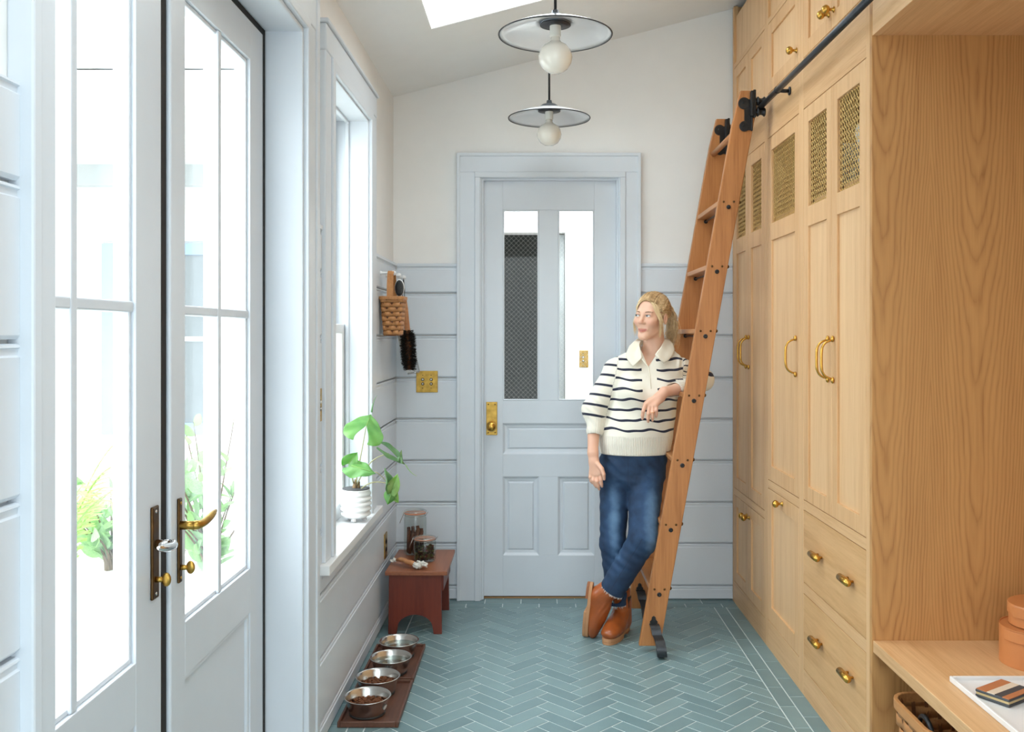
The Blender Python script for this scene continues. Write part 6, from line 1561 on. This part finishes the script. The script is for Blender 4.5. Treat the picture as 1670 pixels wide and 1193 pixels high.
# ------------------------------------------------------------ outside the french doors
deckm = wood('weathered_deck', srgb(206,200,192), srgb(168,162,154), 'Y', fine=0.4)
dk_ = struct(bx(-8.0, -0.96, -4.0, 12.0, -0.30, -0.172).build('ground', plain('pale_gravel', (0.5,0.49,0.46), 0.9, var=0.2, vscale=40)), 'pale ground outside the french doors', 'ground')
deck = struct(thing('deck', (-2.0, 3.0, -0.15), 'weathered wooden deck outside the french doors', 'deck'))
for k in range(20):
    x = -0.97-0.145*k; bx(x-0.14, x, 0.0, 7.9, -0.175, -0.15).build('plank', deckm, deck, bevel=0.002, seg=1)
siding = plain('white_siding', (0.80,0.81,0.80), 0.6); wtrim = plain('white_exterior_trim', (0.82,0.82,0.81), 0.5)
hs = thing('house_wing', (-4.0, 8.0, -0.15), 'white clapboard house wing across the deck with a grey window', 'house')
bx(-7.5, -1.3, 8.03, 8.2, -0.17, 3.3).build('wall', siding, hs)
for k in range(20):
    z = -0.15+0.15*k
    for (x0, x1) in (((-7.5, -1.3),) if not (0.55 < z+0.07 < 2.25) else ((-7.5, -3.75), (-2.74, -1.3))):
        m = MB().hexa([(x0,8.005,z),(x1,8.005,z),(x1,8.03,z),(x0,8.03,z),(x0,8.022,z+0.149),(x1,8.022,z+0.149),(x1,8.03,z+0.149),(x0,8.03,z+0.149)]); m.build('siding_board', siding, hs)
wn = MB()
for (a, b, c, d) in ((-3.75,-3.65,0.57,2.23), (-2.84,-2.74,0.57,2.23), (-3.65,-2.84,2.13,2.23), (-3.65,-2.84,0.57,0.67)): wn.box(a, b, 7.985, 8.031, c, d)
wn = wn.build('window', plain('soft_blue_sash', srgb(150,176,214), 0.5), hs)
bx(-3.65, -2.84, 8.012, 8.018, 0.67, 2.13).build('pane', plain('grey_reflecting_glass', srgb(126,134,138), 0.12), wn)
bx(-3.26, -3.22, 8.0, 8.02, 0.67, 2.13).build('muntin', wtrim, wn); bx(-3.65, -2.84, 8.0, 8.02, 1.38, 1.42).build('muntin', wtrim, wn)
bx(-7.5, -1.2, 7.90, 8.03, 2.72, 2.90).build('fascia', plain('grey_gutter', srgb(176,182,184), 0.4), hs); 
for k in range(17): bx(-7.5, -1.75, 5.45+0.15*k, 5.45+0.15*k+0.146, 2.90, 2.93).build('porch_ceiling_board', wtrim, hs, bevel=0.003, seg=1)
bx(-7.5, -1.7, 5.35, 5.45, 2.78, 2.98).build('porch_beam', wtrim, hs)
for x in (-1.85, -4.6): bx(x-0.07, x+0.07, 5.36, 5.50, -0.15, 2.78).build('porch_post', wtrim, hs, bevel=0.006)
m = MB().hexa([(-7.5,5.3,2.98),(-1.65,5.3,2.98),(-1.2,9.5,3.7),(-7.5,9.5,3.7),(-7.5,5.3,3.02),(-1.65,5.3,3.02),(-1.2,9.5,3.74),(-7.5,9.5,3.74)]); m.build('roof', plain('grey_shingles', (0.6,0.61,0.62), 0.8, var=0.1, vscale=30), hs)
# planters
def planter(x0, x1, y0, y1, z1, label):
    p = thing('planter_box', ((x0+x1)/2, (y0+y1)/2, -0.15), label, 'planter', 'white planter boxes on the deck'); t = 0.03
    for a, b, c, d in ((x0, x0+t, y0, y1), (x1-t, x1, y0, y1), (x0+t+0.0003, x1-t-0.0003, y0, y0+t), (x0+t+0.0003, x1-t-0.0003, y1-t, y1)): bx(a, b, c, d, -0.15, z1).build('side_panel', wtrim, p, bevel=0.003)
    bx(x0+t, x1-t, y0+t, y1-t, z1-0.10, z1-0.012).build('soil', plain('planter_soil', (0.55,0.54,0.50), 0.95, var=0.15, vscale=60) if 'psoil' not in M else M['psoil'], p); M['psoil'] = bpy.data.materials['planter_soil']
planter(-1.74, -1.30, 2.68, 3.46, 0.62, 'tall white planter box with fern and shrub outside the french doors')
planter(-1.68, -1.18, 3.62, 4.55, 0.28, 'low white planter box under the taller shrub')
pm = MB().lathe([(0,0),(0.10,0),(0.11,0.01),(0.135,0.26),(0.142,0.28),(0.130,0.28),(0.122,0.24),(0,0.23)], (-1.14, 2.78, -0.15), 36); tag(pm.build('flower_pot', M['white'], None, smooth=True), 'round white pot on the deck before the planter', 'pot')
G1 = leaf_mat('shrub_leaf', srgb(112,142,116), srgb(152,178,146), 0.35); G2 = leaf_mat('fern_leaf', srgb(138,174,116), srgb(180,208,146), 0.4); bark = plain('shrub_stem', srgb(110,92,74), 0.8, var=0.2)  # outdoor leaves paled in colour to carry the washed-out glare and haze
lm = MB(); Lr = 9
for i in range(Lr+1):
    t = i/Lr; w = 0.30*math.sin(math.pi*min(1, t*0.97+0.03))**0.8*(1-0.25*t)
    for s_ in (-1, 0, 1): lm.v.append((s_*w, t, 0.10*abs(s_)*w*2-0.25*t*t*0.5))
for i in range(Lr):
    for c in range(2): a = i*3+c; lm.f.append((a, a+1, a+4, a+3)); lm.m.append(0)
leafme = bpy.data.meshes.new('leaf'); leafme.from_pydata(lm.v, [], lm.f); leafme.materials.append(G1); leafme.polygons.foreach_set('use_smooth', [True]*len(leafme.polygons)); leafme.update()
def shrub(base, h, spread, nstem, nleaf, L, seed, label):
    rg = random.Random(seed); base = Vector(base); s = thing('shrub', tuple(base), label, 'shrub', 'shrubs outside the french doors')
    for k in range(nstem):
        a = rg.uniform(0, 6.28); R = spread*rg.uniform(0.3, 1.0); tip = base+Vector((R*math.cos(a), R*math.sin(a)*1.1, h*rg.uniform(0.55, 1.0)))
        pts = bez(base+Vector((rg.uniform(-0.03,0.03), rg.uniform(-0.03,0.03), 0)), base+Vector((0,0,h*0.4)), base.lerp(tip, 0.6)+Vector((0,0,h*0.1)), tip, 10)
        MB().tube(pts, [lerp(0.006, 0.0015, i/10) for i in range(11)], 6).build('stem', bark, s, smooth=True)
        per = nleaf//nstem
        for q in range(per):
            i = rg.uniform(2.0, 10); p = pts[int(i)].lerp(pts[min(10, int(i)+1)], i-int(i)); d = (pts[min(10,int(i)+1)]-pts[int(i)-1]).normalized()
            side = Vector((rg.gauss(0,1), rg.gauss(0,1), rg.uniform(-0.3,0.9))).normalized(); ax = (d*0.6+side).normalized(); nn = ax.orthogonal().normalized(); nn = (nn+Vector((0,0,0.8))).normalized(); sd = ax.cross(nn).normalized(); nn = sd.cross(ax)
            o = bpy.data.objects.new('leaf', leafme); COL.objects.link(o); o.parent = s; l = L*rg.uniform(0.65, 1.15)
            mt = Matrix((sd*l, ax*l, nn*l)).transposed().to_4x4(); mt.translation = p-base; o.matrix_local = mt
shrub((-1.50, 3.28, 0.55), 0.40, 0.20, 12, 108, 0.09, 5, 'small leafy shrub in the tall white planter beside the fern')
shrub((-1.40, 4.00, 0.22), 0.95, 0.36, 16, 176, 0.10, 6, 'tall glossy shrub in the low white planter')
fern = thing('fern', (-1.50, 2.90, 0.58), 'bright green fern in the tall white planter', 'fern'); rg = random.Random(8)
for k in range(15):
    a = rg.uniform(0, 6.28); R = rg.uniform(0.16, 0.30); b0 = Vector((-1.50, 2.90, 0.58)); tip = b0+Vector((R*math.cos(a), R*math.sin(a), rg.uniform(0.30, 0.52)))
    pts = bez(b0, b0+Vector((0,0,0.25)), b0.lerp(tip, 0.7)+Vector((0,0,0.16)), tip, 22); m = MB(); m.tube(pts, [0.0025]*22+[0.001], 4)
    for i in range(3, 22):
        d = (pts[i+1]-pts[i-1]).normalized(); sd = d.cross(Vector((0,0,1))).normalized(); w = 0.055*math.sin(math.pi*(i/23)**0.8)+0.008
        for s_ in (-1, 1):
            e = pts[i]+sd*s_*w+d*0.02-Vector((0,0,0.008)); m._add([pts[i]-d*0.006, pts[i]+d*0.006, e+d*0.002, e-d*0.002], [(0,1,2,3)])
    m.build('frond', G2, fern)
